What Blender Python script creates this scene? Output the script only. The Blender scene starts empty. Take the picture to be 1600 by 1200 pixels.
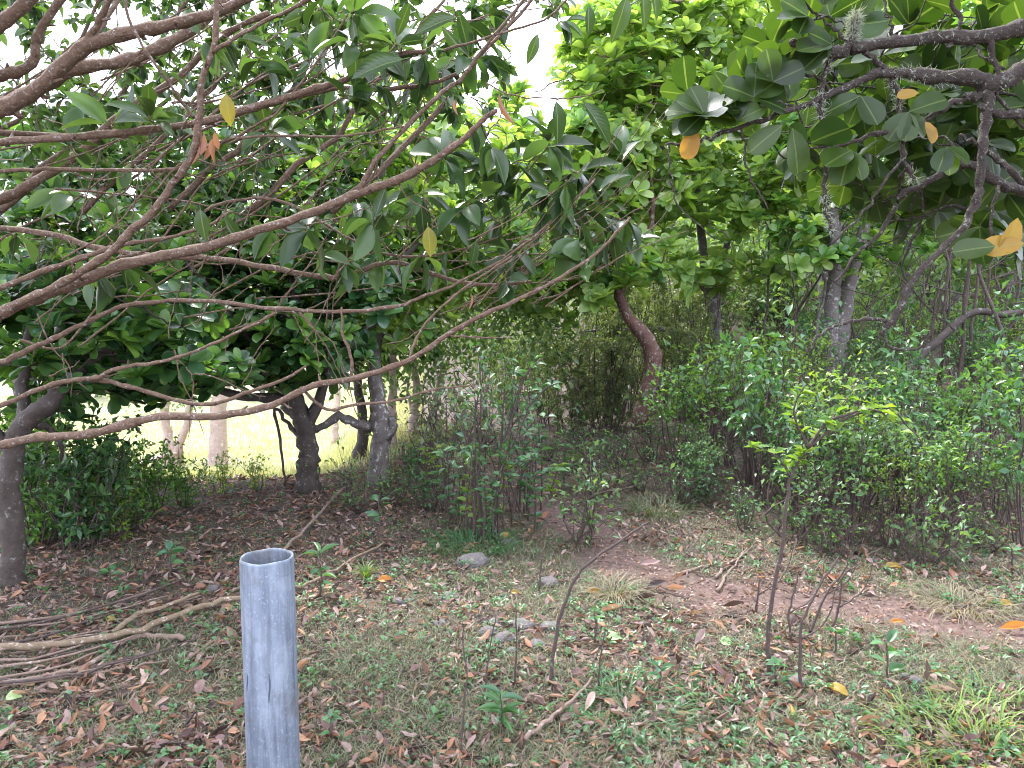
import bpy, math, random
import numpy as np
from mathutils import Matrix, Vector

R = np.random.default_rng(7)
random.seed(7)
SC = bpy.context.scene
COL = SC.collection

# ------------------------------------------------------------------ camera
CAMZ, FPX, PITCH = 1.5, 1155.0, math.radians(5.4)
cd = bpy.data.cameras.new('camera'); cam = bpy.data.objects.new('camera', cd); COL.objects.link(cam)
cd.sensor_width = 36; cd.lens = 36 * FPX / 1600; cd.clip_start = 0.05; cd.clip_end = 2000
cam.location = (0, 0, CAMZ); cam.rotation_euler = (math.radians(90) - PITCH, 0, 0)
SC.camera = cam
# ------------------------------------------------------------------ sky, sun, exposure
SUN_EL, SUN_AZ = math.radians(56), math.radians(-28)      # azimuth the light comes from: high, from beyond the trees and a little left
w = bpy.data.worlds.new('World'); SC.world = w; w.use_nodes = True
nt = w.node_tree; nt.nodes.clear()
sky = nt.nodes.new('ShaderNodeTexSky'); sky.sky_type = 'NISHITA'; sky.sun_disc = False
sky.sun_elevation = SUN_EL; sky.sun_rotation = SUN_AZ
sky.air_density = 1.0; sky.dust_density = 3.0; sky.ozone_density = 1.0
veil = nt.nodes.new('ShaderNodeMixRGB'); veil.inputs[0].default_value = 0.72   # thin bright overcast over the blue
veil.inputs[2].default_value = (13.4, 13.7, 16.6, 1)
bg = nt.nodes.new('ShaderNodeBackground'); bg.inputs[1].default_value = 0.13
wo = nt.nodes.new('ShaderNodeOutputWorld')
nt.links.new(sky.outputs[0], veil.inputs[1]); nt.links.new(veil.outputs[0], bg.inputs[0]); nt.links.new(bg.outputs[0], wo.inputs[0])
sd = bpy.data.lights.new('sun', 'SUN'); sd.energy = 3.2; sd.angle = math.radians(12); sd.color = (1, 0.97, 0.94)
so = bpy.data.objects.new('sun', sd); COL.objects.link(so)
so.rotation_euler = (math.radians(90) - SUN_EL, 0, math.radians(180) - SUN_AZ)
SC.view_settings.view_transform = 'Standard'; SC.view_settings.look = 'None'
SC.view_settings.exposure = 1.65; SC.view_settings.gamma = 1; SC.view_settings.use_curve_mapping = False
SC.render.engine = 'CYCLES'
SC.cycles.max_bounces = 7; SC.cycles.diffuse_bounces = 4; SC.cycles.glossy_bounces = 2; SC.cycles.transmission_bounces = 4
SC.cycles.use_denoising = True; SC.cycles.pixel_filter_type = 'BLACKMAN_HARRIS'; SC.cycles.filter_width = 1.0

# ------------------------------------------------------------------ helpers
SP, CP = math.sin(PITCH), math.cos(PITCH)
def at(px, py, Y):
    u = (px - 800) / FPX; v = (600 - py) / FPX
    d = np.array([u, CP + v * SP, -SP + v * CP]); t = Y / d[1]
    return np.array([0, 0, CAMZ]) + d * t
def sst(a, b, x):
    t = np.clip((x - a) / (b - a), 0, 1); return t * t * (3 - 2 * t)
def vnoise(x, y, s=1.0, seed=0):
    x = np.asarray(x, float) * s + seed * 17.3; y = np.asarray(y, float) * s + seed * 9.1
    return (np.sin(x * 1.7 + 1.3 * np.sin(y * 1.3 + seed)) + np.sin(y * 2.1 + 1.7 * np.sin(x * 1.1 - seed)) + 0.5 * np.sin(3.7 * x + 2.9 * y + seed)
            + 0.5 * np.sin(4.3 * y - 3.1 * x)) / 3.0
def gz(x, y):
    x = np.asarray(x, float); y = np.asarray(y, float); ys = np.maximum(y, .5)
    L = sst(0.12, 0.3, -x / ys) * (y > 0)
    z = -L * 0.2 * np.clip(y - 6.5, 0, 7.5)
    z = z + 0.15 * np.clip(x - 0.8, 0, 14) * sst(4.3, 8, y)
    z = z + (1 - L) * 0.2 * np.clip(y - 15, 0, 40) + L * 0.12 * np.clip(y - 34, 0, 60)
    z = z + 0.022 * vnoise(x, y, 1.4) + 0.010 * vnoise(x, y, 5.2, 2) + 0.004 * vnoise(x, y, 15, 3)
    return z
def ground_at(px, py):
    lo, hi = 0.5, 60
    prev = lo
    for Y in np.linspace(0.6, 60, 1200):
        p = at(px, py, Y)
        if p[2] <= gz(p[0], p[1]): return at(px, py, Y) * [1, 1, 0] + [0, 0, float(gz(p[0], p[1]))]
    return at(px, py, 20) * [1, 1, 0] + [0, 0, float(gz(*at(px, py, 20)[:2]))]
PATH = [(1750, 1010), (1500, 975), (1330, 950), (1130, 940), (1010, 900), (930, 840), (880, 810), (840, 790)]
PATHW = np.array([ground_at(*p)[:2] for p in PATH])
def path_mask(x, y):
    x = np.asarray(x, float); y = np.asarray(y, float); best = np.full(x.shape, 9.0)
    for a, b in zip(PATHW[:-1], PATHW[1:]):
        d = b - a; t = np.clip(((x - a[0]) * d[0] + (y - a[1]) * d[1]) / (d @ d), 0, 1)
        best = np.minimum(best, np.hypot(x - a[0] - t * d[0], y - a[1] - t * d[1]))
    return 1 - sst(0.08, 0.36, best + 0.10 * vnoise(x, y, 4.0, 5))

def norm(a):
    a = np.asarray(a, float); return a / np.maximum(np.linalg.norm(a, axis=-1, keepdims=True), 1e-9)
def smooth_path(pts, n=5, jit=0.0, rng=R):
    p = np.asarray(pts, float)
    if len(p) == 2: p = np.array([p[0], p[0] * .67 + p[1] * .33, p[0] * .33 + p[1] * .67, p[1]])
    q = np.vstack([2 * p[0] - p[1], p, 2 * p[-1] - p[-2]]); out = []
    for i in range(1, len(q) - 2):
        for t in np.linspace(0, 1, n, endpoint=False):
            a, b, c, d = q[i - 1:i + 3]
            out.append(0.5 * ((2 * b) + (c - a) * t + (2 * a - 5 * b + 4 * c - d) * t * t + (-a + 3 * b - 3 * c + d) * t ** 3))
    out.append(q[-2]); out = np.array(out)
    if jit: out[1:-1, :3] += rng.normal(0, jit, (len(out) - 2, 3))
    return out

class Geo:
    def __init__(s): s.v = []; s.f = []; s.uv = []; s.n = 0
    def add(s, v, f, uv=None):
        v = np.asarray(v, float).reshape(-1, 3); f = np.asarray(f, int).reshape(-1, 3)
        s.v.append(v); s.f.append(f + s.n); s.n += len(v)
        s.uv.append(uv if uv is not None else np.zeros((len(v), 2)))
    def tube(s, p, r, k=6, cap=True, rough=0.0):
        p = np.asarray(p, float); r = np.broadcast_to(np.asarray(r, float), (len(p),)).copy(); n = len(p)
        t = norm(np.gradient(p, axis=0)); ref = np.array([0.31, 0.17, 0.93])
        if abs(norm(t.mean(0)) @ ref) > .9: ref = np.array([0.95, 0.2, 0.1])
        a = norm(np.cross(t, ref)); b = np.cross(t, a)
        ang = np.linspace(0, 2 * math.pi, k, endpoint=False)
        rr = r[:, None] * (1 + (R.normal(0, rough, (n, k)) if rough else 0))
        ring = p[:, None] + rr[..., None] * (np.cos(ang)[None, :, None] * a[:, None] + np.sin(ang)[None, :, None] * b[:, None])
        i = np.arange(n - 1)[:, None] * k; j = np.arange(k)[None]; j2 = (j + 1) % k
        A, B, Cc, D = i + j, i + j2, i + k + j2, i + k + j
        f = np.concatenate([np.stack([A, B, Cc], -1).reshape(-1, 3), np.stack([A, Cc, D], -1).reshape(-1, 3)])
        v = ring.reshape(-1, 3)
        if cap:
            v = np.vstack([v, p[-1] + t[-1] * r[-1] * .5, p[0]]); m = (n - 1) * k
            f = np.vstack([f, [[m + q, m + (q + 1) % k, n * k] for q in range(k)], [[(q + 1) % k, q, n * k + 1] for q in range(k)]])
        s.add(v, f)
    def scatter(s, T, pos, d, nr, L, W):
        V, F, UV = T; d = norm(d); side = norm(np.cross(d, nr)); nr = np.cross(side, d); N = len(pos)
        L = np.broadcast_to(L, (N,)); W = np.broadcast_to(W, (N,))
        v = pos[:, None] + V[None, :, 0:1] * side[:, None] * W[:, None, None] + V[None, :, 1:2] * d[:, None] * L[:, None, None] + V[None, :, 2:3] * nr[:, None] * L[:, None, None]
        f = (F[None] + np.arange(N)[:, None, None] * len(V)).reshape(-1, 3)
        s.add(v.reshape(-1, 3), f, np.tile(UV, (N, 1)))
    def mesh(s, name, mat, origin=(0, 0, 0), smooth=True):
        v = np.vstack(s.v) - np.asarray(origin, float); f = np.vstack(s.f); uv = np.vstack(s.uv)
        m = bpy.data.meshes.new(name); m.vertices.add(len(v)); m.vertices.foreach_set('co', v.astype(np.float32).ravel())
        m.loops.add(len(f) * 3); m.loops.foreach_set('vertex_index', f.astype(np.int32).ravel())
        m.polygons.add(len(f)); m.polygons.foreach_set('loop_start', np.arange(0, len(f) * 3, 3, dtype=np.int32))
        m.polygons.foreach_set('loop_total', np.full(len(f), 3, np.int32))
        if smooth: m.polygons.foreach_set('use_smooth', np.ones(len(f), bool))
        l = m.uv_layers.new(name='uv'); l.data.foreach_set('uv', uv[f.ravel()].astype(np.float32).ravel())
        m.update(calc_edges=True); m.materials.append(mat); return m
    def obj(s, name, mat, parent=None, origin=None, smooth=True):
        o0 = np.array(parent.location) if (parent is not None and origin is None) else np.asarray(origin if origin is not None else (0, 0, 0), float)
        o = bpy.data.objects.new(name, s.mesh(name, mat, o0, smooth)); COL.objects.link(o)
        if parent is not None: o.parent = parent
        else: o.location = o0
        return o
def tag(o, label=None, cat=None, group=None, kind=None):
    if label: o['label'] = label
    if cat: o['category'] = cat
    if group: o['group'] = group
    if kind: o['kind'] = kind
    return o
def thing(name, label, cat, loc, group=None):
    o = bpy.data.objects.new(name, None); o.empty_display_size = .1; COL.objects.link(o); o.location = [float(q) for q in loc]
    return tag(o, label, cat, group)
ORD = ['first', 'second', 'third', 'fourth', 'fifth', 'sixth', 'seventh', 'eighth', 'ninth', 'tenth', 'eleventh', 'twelfth', 'thirteenth', 'fourteenth', 'fifteenth', 'sixteenth']
def ordinals(items, fmt):
    """items: (x over depth, object); fmt takes the ordinal from the left"""
    for k, (_, o) in enumerate(sorted(items, key=lambda a: a[0])): o['label'] = fmt.format(ORD[k] if k < 16 else str(k))
def copy_tree(o, parent=None):
    c = o.copy(); COL.objects.link(c); c.parent = parent
    for ch in list(o.children): copy_tree(ch, c)
    return c
def place(mesh, name, parent, pos, d, nr, L, W=None):
    d = norm(d); side = norm(np.cross(d, nr)); nr = np.cross(side, d); W = L if W is None else W
    M = np.eye(4); M[:3, 0] = side * W; M[:3, 1] = d * L; M[:3, 2] = nr * L
    M[:3, 3] = np.asarray(pos) - (np.array(parent.location) if parent is not None else 0)
    o = bpy.data.objects.new(name, mesh); COL.objects.link(o); o.parent = parent
    o.matrix_basis = Matrix(M.tolist()); return o

# leaf template: length +Y, width X (1 = full width), bent and folded
def leaf_T(shape='ellip', nt_=4, fold=.12, bend=.15, wave=0.0, na=2, roll=0.0, seed=0, stalk=0.0):
    rg = np.random.default_rng(seed); V = []; UV = []; F = []
    ts = np.linspace(0, 1, nt_ + 1)
    if shape == 'obov': ts = 1 - (1 - ts) ** 1.75
    def wd(t):
        if shape == 'ellip': return .5 * math.sin(math.pi * t ** .95) ** .85
        if shape == 'obov': return .5 * (t ** .5) * 1.32 * math.sqrt(max(0, 1 - t ** 3.5))
        if shape == 'ovate': return .5 * math.sin(math.pi * t ** .75) ** .9
        return .5 * math.sin(math.pi * t) ** .6
    off = rg.normal(0, 1, (nt_ + 1, na + 1)); rows = []
    for i, t in enumerate(ts):
        y = stalk + t * (1 - stalk); row = []
        if i in (0, nt_) :
            cols = [0.0]
        else: cols = np.linspace(-1, 1, na + 1)
        for j, c in enumerate(cols):
            x = c * wd(t); z = -bend * (t ** 2) + fold * abs(c) * wd(t) * 2 + wave * off[i, j if len(cols) > 1 else 0]
            if roll:
                a = c * roll * (0.7 + .3 * math.sin(3 * t)); rad = wd(t) / max(roll, .01)
                x = rad * math.sin(a); z += rad * (1 - math.cos(a)) * 0.5
            row.append(len(V)); V.append((x, y, z)); UV.append((.5 + c * .5, t))
        rows.append(row)
    for a, b in zip(rows[:-1], rows[1:]):
        if len(a) == 1:
            for j in range(len(b) - 1): F.append((a[0], b[j + 1], b[j]))
        elif len(b) == 1:
            for j in range(len(a) - 1): F.append((a[j], a[j + 1], b[0]))
        else:
            for j in range(len(a) - 1): F += [(a[j], a[j + 1], b[j + 1]), (a[j], b[j + 1], b[j])]
    V = np.array(V); F = np.array(F)
    if stalk:                                      # thin petiole
        n = len(V); V = np.vstack([V, [(-.02, 0, 0), (.02, 0, 0), (.02, stalk + .05, 0.0), (-.02, stalk + .05, 0)]])
        F = np.vstack([F, [(n, n + 1, n + 2), (n, n + 2, n + 3)]]); UV += [(.5, 0)] * 4
    return V, F, np.array(UV)
T_ELL = leaf_T('ellip', 6, .12, .18, .006, 2, stalk=.1)
T_OBO = leaf_T('obov', 9, .10, .10, .006, 2, seed=3)
T_OBL = leaf_T('obov', 5, .14, .10, 0, 2)
T_SM = leaf_T('ovate', 2, .2, .12, 0, 2)
T_OV = leaf_T('ovate', 4, .15, .2, .01, 2, stalk=.1)
T_LONG = leaf_T('ellip', 5, .2, .35, 0, 2)
T_DEAD = [leaf_T('ellip', 4, 0, -.15, .02, 4, roll=r, seed=i) for i, r in enumerate((2.6, 1.7, 1.0, 2.1))] + [leaf_T('ellip', 4, .2, .2, .05, 4, seed=9), leaf_T('obov', 5, 0, -.25, .03, 4, roll=1.3, seed=5), leaf_T('obov', 5, 0, .1, .02, 5, roll=3.0, seed=6), leaf_T('ellip', 5, .1, -.5, .06, 3, roll=.8, seed=8)]
BL = (np.array([(-.5, 0, 0), (.5, 0, 0), (-.4, .5, .06), (.4, .5, .06), (0, 1, -.12)]), np.array([(0, 1, 3), (0, 3, 2), (2, 3, 4)]), np.array([(0, 0), (1, 0), (0, .5), (1, .5), (.5, 1.)]))
BC = (np.array([(-.5, 0, 0), (.5, 0, 0), (-.45, .35, .12), (.45, .35, .12), (-.35, .7, .08), (.35, .7, .08), (0, 1, -.15)]),
      np.array([(0, 1, 3), (0, 3, 2), (2, 3, 5), (2, 5, 4), (4, 5, 6)]), np.array([(0, 0), (1, 0), (0, .3), (1, .3), (0, .7), (1, .7), (.5, 1.)]))

# ------------------------------------------------------------------ materials
def newmat(name):
    m = bpy.data.materials.new(name); m.use_nodes = True; n = m.node_tree; n.nodes.clear(); return m, n
def ramp(n, cols, fac=None):
    r = n.nodes.new('ShaderNodeValToRGB'); e = r.color_ramp.elements
    while len(e) < len(cols): e.new(.5)
    for i, c in enumerate(cols):
        p, c = (c[0], c[1:]) if len(c) == 4 else (i / (len(cols) - 1), c)
        e[i].position = p; e[i].color = (*c, 1)
    if fac: n.links.new(fac, r.inputs[0])
    return r
def noise(n, scale, detail=4, vec=None, rough=.6):
    t = n.nodes.new('ShaderNodeTexNoise'); t.inputs['Scale'].default_value = scale; t.inputs['Detail'].default_value = detail; t.inputs['Roughness'].default_value = rough
    if vec: n.links.new(vec, t.inputs['Vector'])
    return t
def math_(n, op, a, b=None):
    m = n.nodes.new('ShaderNodeMath'); m.operation = op
    for i, q in enumerate((a, b)):
        if q is None: continue
        if isinstance(q, (int, float)): m.inputs[i].default_value = q
        else: n.links.new(q, m.inputs[i])
    return m.outputs[0]
def mixc(n, fac, a, b, mode='MIX'):
    m = n.nodes.new('ShaderNodeMixRGB'); m.blend_type = mode
    for i, q in enumerate((fac, a, b)):
        if isinstance(q, (int, float)): m.inputs[i].default_value = q
        elif isinstance(q, tuple): m.inputs[i].default_value = (*q, 1)
        else: n.links.new(q, m.inputs[i])
    return m.outputs[0]
def leafmat(name, cols, rough=.4, transl=.35, vein=False, spec=.5, tcol=1.4, vs_=.06, vb=.08):
    m, n = newmat(name); g = n.nodes.new('ShaderNodeNewGeometry'); oi = n.nodes.new('ShaderNodeObjectInfo')
    rnd = math_(n, 'FRACT', math_(n, 'ADD', g.outputs['Random Per Island'], oi.outputs['Random']))
    c = ramp(n, cols, rnd).outputs[0]
    bl = noise(n, 75, 3, g.outputs['Position'], .7)
    c = mixc(n, ramp(n, [(.66, 0, 0, 0), (.72, .7, .7, .7)], bl.outputs[0]).outputs[0], c, (.09, .06, .025))
    ns = noise(n, 14, 3, g.outputs['Position'])
    c = mixc(n, .35, c, ramp(n, [(.25, .45, .45, .45), (.75, 1, 1, 1)], ns.outputs[0]).outputs[0], 'MULTIPLY')
    p = n.nodes.new('ShaderNodeBsdfPrincipled'); p.inputs['Roughness'].default_value = rough; p.inputs['Specular IOR Level'].default_value = spec
    if vein:
        uv = n.nodes.new('ShaderNodeUVMap'); sx = n.nodes.new('ShaderNodeSeparateXYZ'); n.links.new(uv.outputs[0], sx.inputs[0])
        dx = math_(n, 'ABSOLUTE', math_(n, 'SUBTRACT', sx.outputs[0], .5))
        mid = math_(n, 'LESS_THAN', dx, .035)
        c = mixc(n, math_(n, 'MULTIPLY', mid, .32), c, (.22, .30, .10))
        sv = math_(n, 'SINE', math_(n, 'ADD', math_(n, 'MULTIPLY', sx.outputs[1], 60), math_(n, 'MULTIPLY', dx, -40)))
        bmp = n.nodes.new('ShaderNodeBump'); bmp.inputs['Strength'].default_value = vb; bmp.inputs['Distance'].default_value = .002
        n.links.new(sv, bmp.inputs['Height']); n.links.new(bmp.outputs[0], p.inputs['Normal'])
        c = mixc(n, math_(n, 'MULTIPLY', math_(n, 'GREATER_THAN', sv, .9), vs_), c, (.16, .24, .07))
    n.links.new(c, p.inputs['Base Color'])
    t = n.nodes.new('ShaderNodeBsdfTranslucent'); n.links.new(mixc(n, 1.0, c, (tcol * 1.15, tcol * 1.1, tcol * .45), 'MULTIPLY'), t.inputs[0])
    mx = n.nodes.new('ShaderNodeMixShader'); mx.inputs[0].default_value = transl
    n.links.new(p.outputs[0], mx.inputs[1]); n.links.new(t.outputs[0], mx.inputs[2])
    o = n.nodes.new('ShaderNodeOutputMaterial'); n.links.new(mx.outputs[0], o.inputs[0]); return m
def barkmat(name, cols, lichen=(.42, .43, .40), amount=.5, scale=18, bump=.6, stretch=True):
    m, n = newmat(name); g = n.nodes.new('ShaderNodeNewGeometry')
    a = noise(n, scale, 6, g.outputs['Position']); b = noise(n, scale * 3.3, 4, g.outputs['Position']); l = noise(n, scale * 1.3, 5, g.outputs['Position'], .75)
    c = ramp(n, cols, a.outputs[0]).outputs[0]
    c = mixc(n, .5, c, ramp(n, [(.3, .5, .5, .5), (.7, 1, 1, 1)], b.outputs[0]).outputs[0], 'MULTIPLY')
    lm = ramp(n, [(.62 - .12 * amount, 0, 0, 0), (.68 - .10 * amount, 1, 1, 1)], l.outputs[0]).outputs[0]
    c = mixc(n, lm, c, lichen)
    p = n.nodes.new('ShaderNodeBsdfPrincipled'); p.inputs['Roughness'].default_value = .8; n.links.new(c, p.inputs['Base Color'])
    bm = n.nodes.new('ShaderNodeBump'); bm.inputs['Strength'].default_value = bump; bm.inputs['Distance'].default_value = .01
    n.links.new(math_(n, 'ADD', a.outputs[0], math_(n, 'MULTIPLY', b.outputs[0], .6)), bm.inputs['Height']); n.links.new(bm.outputs[0], p.inputs['Normal'])
    o = n.nodes.new('ShaderNodeOutputMaterial'); n.links.new(p.outputs[0], o.inputs[0]); return m

M = {}
M['bright'] = leafmat('bright_leaf', [(.13, .23, .05), (.20, .34, .08), (.34, .48, .15), (.17, .31, .12)], .27, .5)
M['mid'] = leafmat('mid_green_leaf', [(.04, .11, .025), (.09, .21, .045), (.18, .34, .075), (.07, .17, .06)], .26, .4)
M['dark'] = leafmat('dark_leaf', [(.015, .05, .016), (.04, .11, .035), (.11, .23, .07), (.04, .11, .06)], .22, .28)
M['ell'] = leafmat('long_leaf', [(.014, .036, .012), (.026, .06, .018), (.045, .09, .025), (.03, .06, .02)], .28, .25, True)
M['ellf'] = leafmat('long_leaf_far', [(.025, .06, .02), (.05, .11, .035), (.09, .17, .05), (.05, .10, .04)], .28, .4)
M['round'] = leafmat('round_leaf', [(.018, .045, .008), (.03, .065, .011), (.05, .095, .015), (.03, .07, .018)], .36, .42, True, tcol=1.6, vs_=.0, vb=.02)
M['yellow'] = leafmat('yellow_leaf', [(.36, .24, .03), (.36, .18, .03), (.30, .26, .06)], .5, .35, True)
M['olive'] = leafmat('yellowing_leaf', [(.20, .17, .03), (.26, .2, .03), (.16, .16, .03)], .5, .4, True)
M['deadhang'] = leafmat('dead_hanging_leaf', [(.25, .11, .07), (.3, .15, .09)], .7, .3)
M['shrub'] = leafmat('shrub_leaf', [(.04, .11, .035), (.09, .20, .06), (.16, .28, .08), (.08, .18, .11)], .33, .35)
M['shrub_y'] = leafmat('yellowish_shrub_leaf', [(.12, .24, .035), (.18, .32, .04), (.24, .36, .04), (.12, .26, .06)], .4, .4)
M['shrub_d'] = leafmat('dim_shrub_leaf', [(.08, .12, .06), (.15, .21, .095), (.24, .31, .14), (.14, .19, .13)], .4, .4)
M['far'] = leafmat('far_leaf', [(.08, .15, .05), (.13, .23, .07), (.2, .33, .1), (.13, .22, .11)], .5, .35)
M['dead'] = leafmat('dead_leaf', [(.025, .015, .013), (.09, .05, .042), (.22, .135, .12), (.36, .26, .235), (.11, .06, .05), (.34, .16, .09), (.05, .028, .025), (.48, .35, .29), (.17, .095, .08), (.42, .24, .14), (.03, .02, .018)], .7, .12)
M['straw'] = leafmat('dry_grass', [(.17, .145, .09), (.28, .25, .17), (.11, .115, .06)], .7, .3)
M['grass'] = leafmat('green_grass', [(.035, .065, .028), (.075, .12, .05), (.15, .195, .095), (.27, .29, .18)], .5, .3)
M['grassb'] = leafmat('lush_grass', [(.09, .18, .03), (.15, .26, .045), (.24, .33, .08)], .45, .4)
M['fieldg'] = leafmat('field_grass', [(.26, .31, .15), (.36, .38, .22), (.44, .42, .31), (.3, .34, .18)], .6, .4)
M['herb'] = leafmat('herb_leaf', [(.04, .12, .04), (.07, .18, .06), (.1, .23, .08), (.06, .15, .09)], .4, .3)
M['bark_o'] = barkmat('reddish_branch_bark', [(.055, .03, .018), (.15, .092, .056), (.30, .20, .13)], (.28, .25, .23), .45, 60, 1.0)
M['bark_r'] = barkmat('dark_lichened_bark', [(.018, .013, .010), (.05, .036, .028), (.105, .08, .065)], (.20, .21, .17), .5, 60, 1.0)
M['bark_g'] = barkmat('grey_bark', [(.06, .05, .044), (.145, .125, .115), (.25, .225, .21)], (.40, .42, .38), .5, 14, .9)
M['bark_d'] = barkmat('dark_bark', [(.022, .016, .012), (.055, .042, .034), (.11, .088, .074)], (.18, .19, .16), .35, 14, .9)
M['bark_red'] = barkmat('red_brown_bark', [(.04, .02, .015), (.12, .06, .045), (.21, .13, .105)], (.26, .25, .21), .55, 16, 1.0)
M['bark_p'] = barkmat('pale_pinkish_bark', [(.34, .23, .20), (.48, .36, .32), (.6, .48, .44)], (.62, .56, .52), .4, 6, .4)
M['stem'] = barkmat('twig_stem', [(.03, .02, .017), (.07, .047, .04), (.13, .095, .08)], (.2, .18, .16), .3, 40, .3)
M['stick'] = barkmat('dry_stick', [(.10, .065, .048), (.20, .14, .105), (.30, .225, .175)], (.36, .31, .28), .4, 30, .4)
M['mosst'] = barkmat('mossy_stick', [(.09, .065, .035), (.19, .14, .085), (.29, .225, .16)], (.42, .36, .3), .4, 30, .4)
M['stone'] = barkmat('stone', [(.05, .043, .042), (.11, .096, .098), (.2, .178, .18)], (.14, .16, .11), .6, 25, 1.0)
M['lichen'] = leafmat('beard_lichen', [(.3, .34, .28), (.4, .44, .38), (.24, .28, .22)], .9, .2)

def ground_mat():
    m, n = newmat('forest_floor'); g = n.nodes.new('ShaderNodeNewGeometry'); P = g.outputs['Position']
    at_ = n.nodes.new('ShaderNodeAttribute'); at_.attribute_name = 'path'; af = n.nodes.new('ShaderNodeAttribute'); af.attribute_name = 'field'
    a = noise(n, 3, 6, P); b = noise(n, 26, 6, P, .7); c3 = noise(n, 90, 4, P, .7)
    soil = ramp(n, [(.25, .016, .011, .010), (.5, .062, .042, .037), (.75, .15, .108, .098)], b.outputs[0]).outputs[0]
    lit = ramp(n, [(.3, .03, .02, .017), (.48, .09, .06, .045), (.6, .07, .075, .035), (.75, .22, .165, .13)], c3.outputs[0]).outputs[0]
    col = mixc(n, ramp(n, [(.42, 0, 0, 0), (.58, 1, 1, 1)], a.outputs[0]).outputs[0], soil, lit)
    pc = ramp(n, [(.3, .06, .034, .027), (.52, .125, .078, .064), (.75, .22, .15, .125)], b.outputs[0]).outputs[0]
    col = mixc(n, at_.outputs['Fac'], col, pc)
    fc = ramp(n, [(.3, .26, .30, .14), (.5, .36, .38, .2), (.6, .42, .36, .26), (.75, .48, .4, .33)], noise(n, 1.3, 5, P).outputs[0]).outputs[0]
    fc = mixc(n, .5, fc, ramp(n, [(.3, .4, .4, .4), (.7, 1, 1, 1)], noise(n, 12, 4, P).outputs[0]).outputs[0], 'MULTIPLY')
    col = mixc(n, af.outputs['Fac'], col, fc)
    p = n.nodes.new('ShaderNodeBsdfPrincipled'); p.inputs['Roughness'].default_value = .95; n.links.new(col, p.inputs['Base Color'])
    bm = n.nodes.new('ShaderNodeBump'); bm.inputs['Strength'].default_value = .9; bm.inputs['Distance'].default_value = .02
    n.links.new(math_(n, 'ADD', b.outputs[0], math_(n, 'MULTIPLY', c3.outputs[0], .5)), bm.inputs['Height']); n.links.new(bm.outputs[0], p.inputs['Normal'])
    o = n.nodes.new('ShaderNodeOutputMaterial'); n.links.new(p.outputs[0], o.inputs[0]); return m

# ------------------------------------------------------------------ ground
def build_ground():
    N = 420
    s = np.linspace(-1, 1, N); xs = 5.0 * np.sinh(s * 4.2) / 1.0; xs = xs * (400 / xs[-1])
    t = np.linspace(-1, 1, N); k = np.sinh(t * 4.2); ys = 5.5 + k * (400 / k[-1])
    X, Y = np.meshgrid(xs, ys); Z = gz(X, Y)
    v = np.stack([X, Y, Z], -1).reshape(-1, 3)
    i = np.arange(N - 1)[:, None] * N; j = np.arange(N - 1)[None]
    A = i + j; f = np.concatenate([np.stack([A, A + 1, A + N + 1], -1).reshape(-1, 3), np.stack([A, A + N + 1, A + N], -1).reshape(-1, 3)])
    G = Geo(); G.add(v, f); o = G.obj('ground', ground_mat()); tag(o, 'brown soil sloping up to the right', None, None, 'structure')
    me = o.data
    for nm, val in (('path', path_mask(X, Y).ravel()), ('field', (sst(7.2, 9.5, Y) * sst(.1, .22, -X / np.maximum(Y, .5))).ravel())):
        at_ = me.attributes.new(nm, 'FLOAT', 'POINT'); at_.data.foreach_set('value', val.astype(np.float32))
build_ground()

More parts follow.
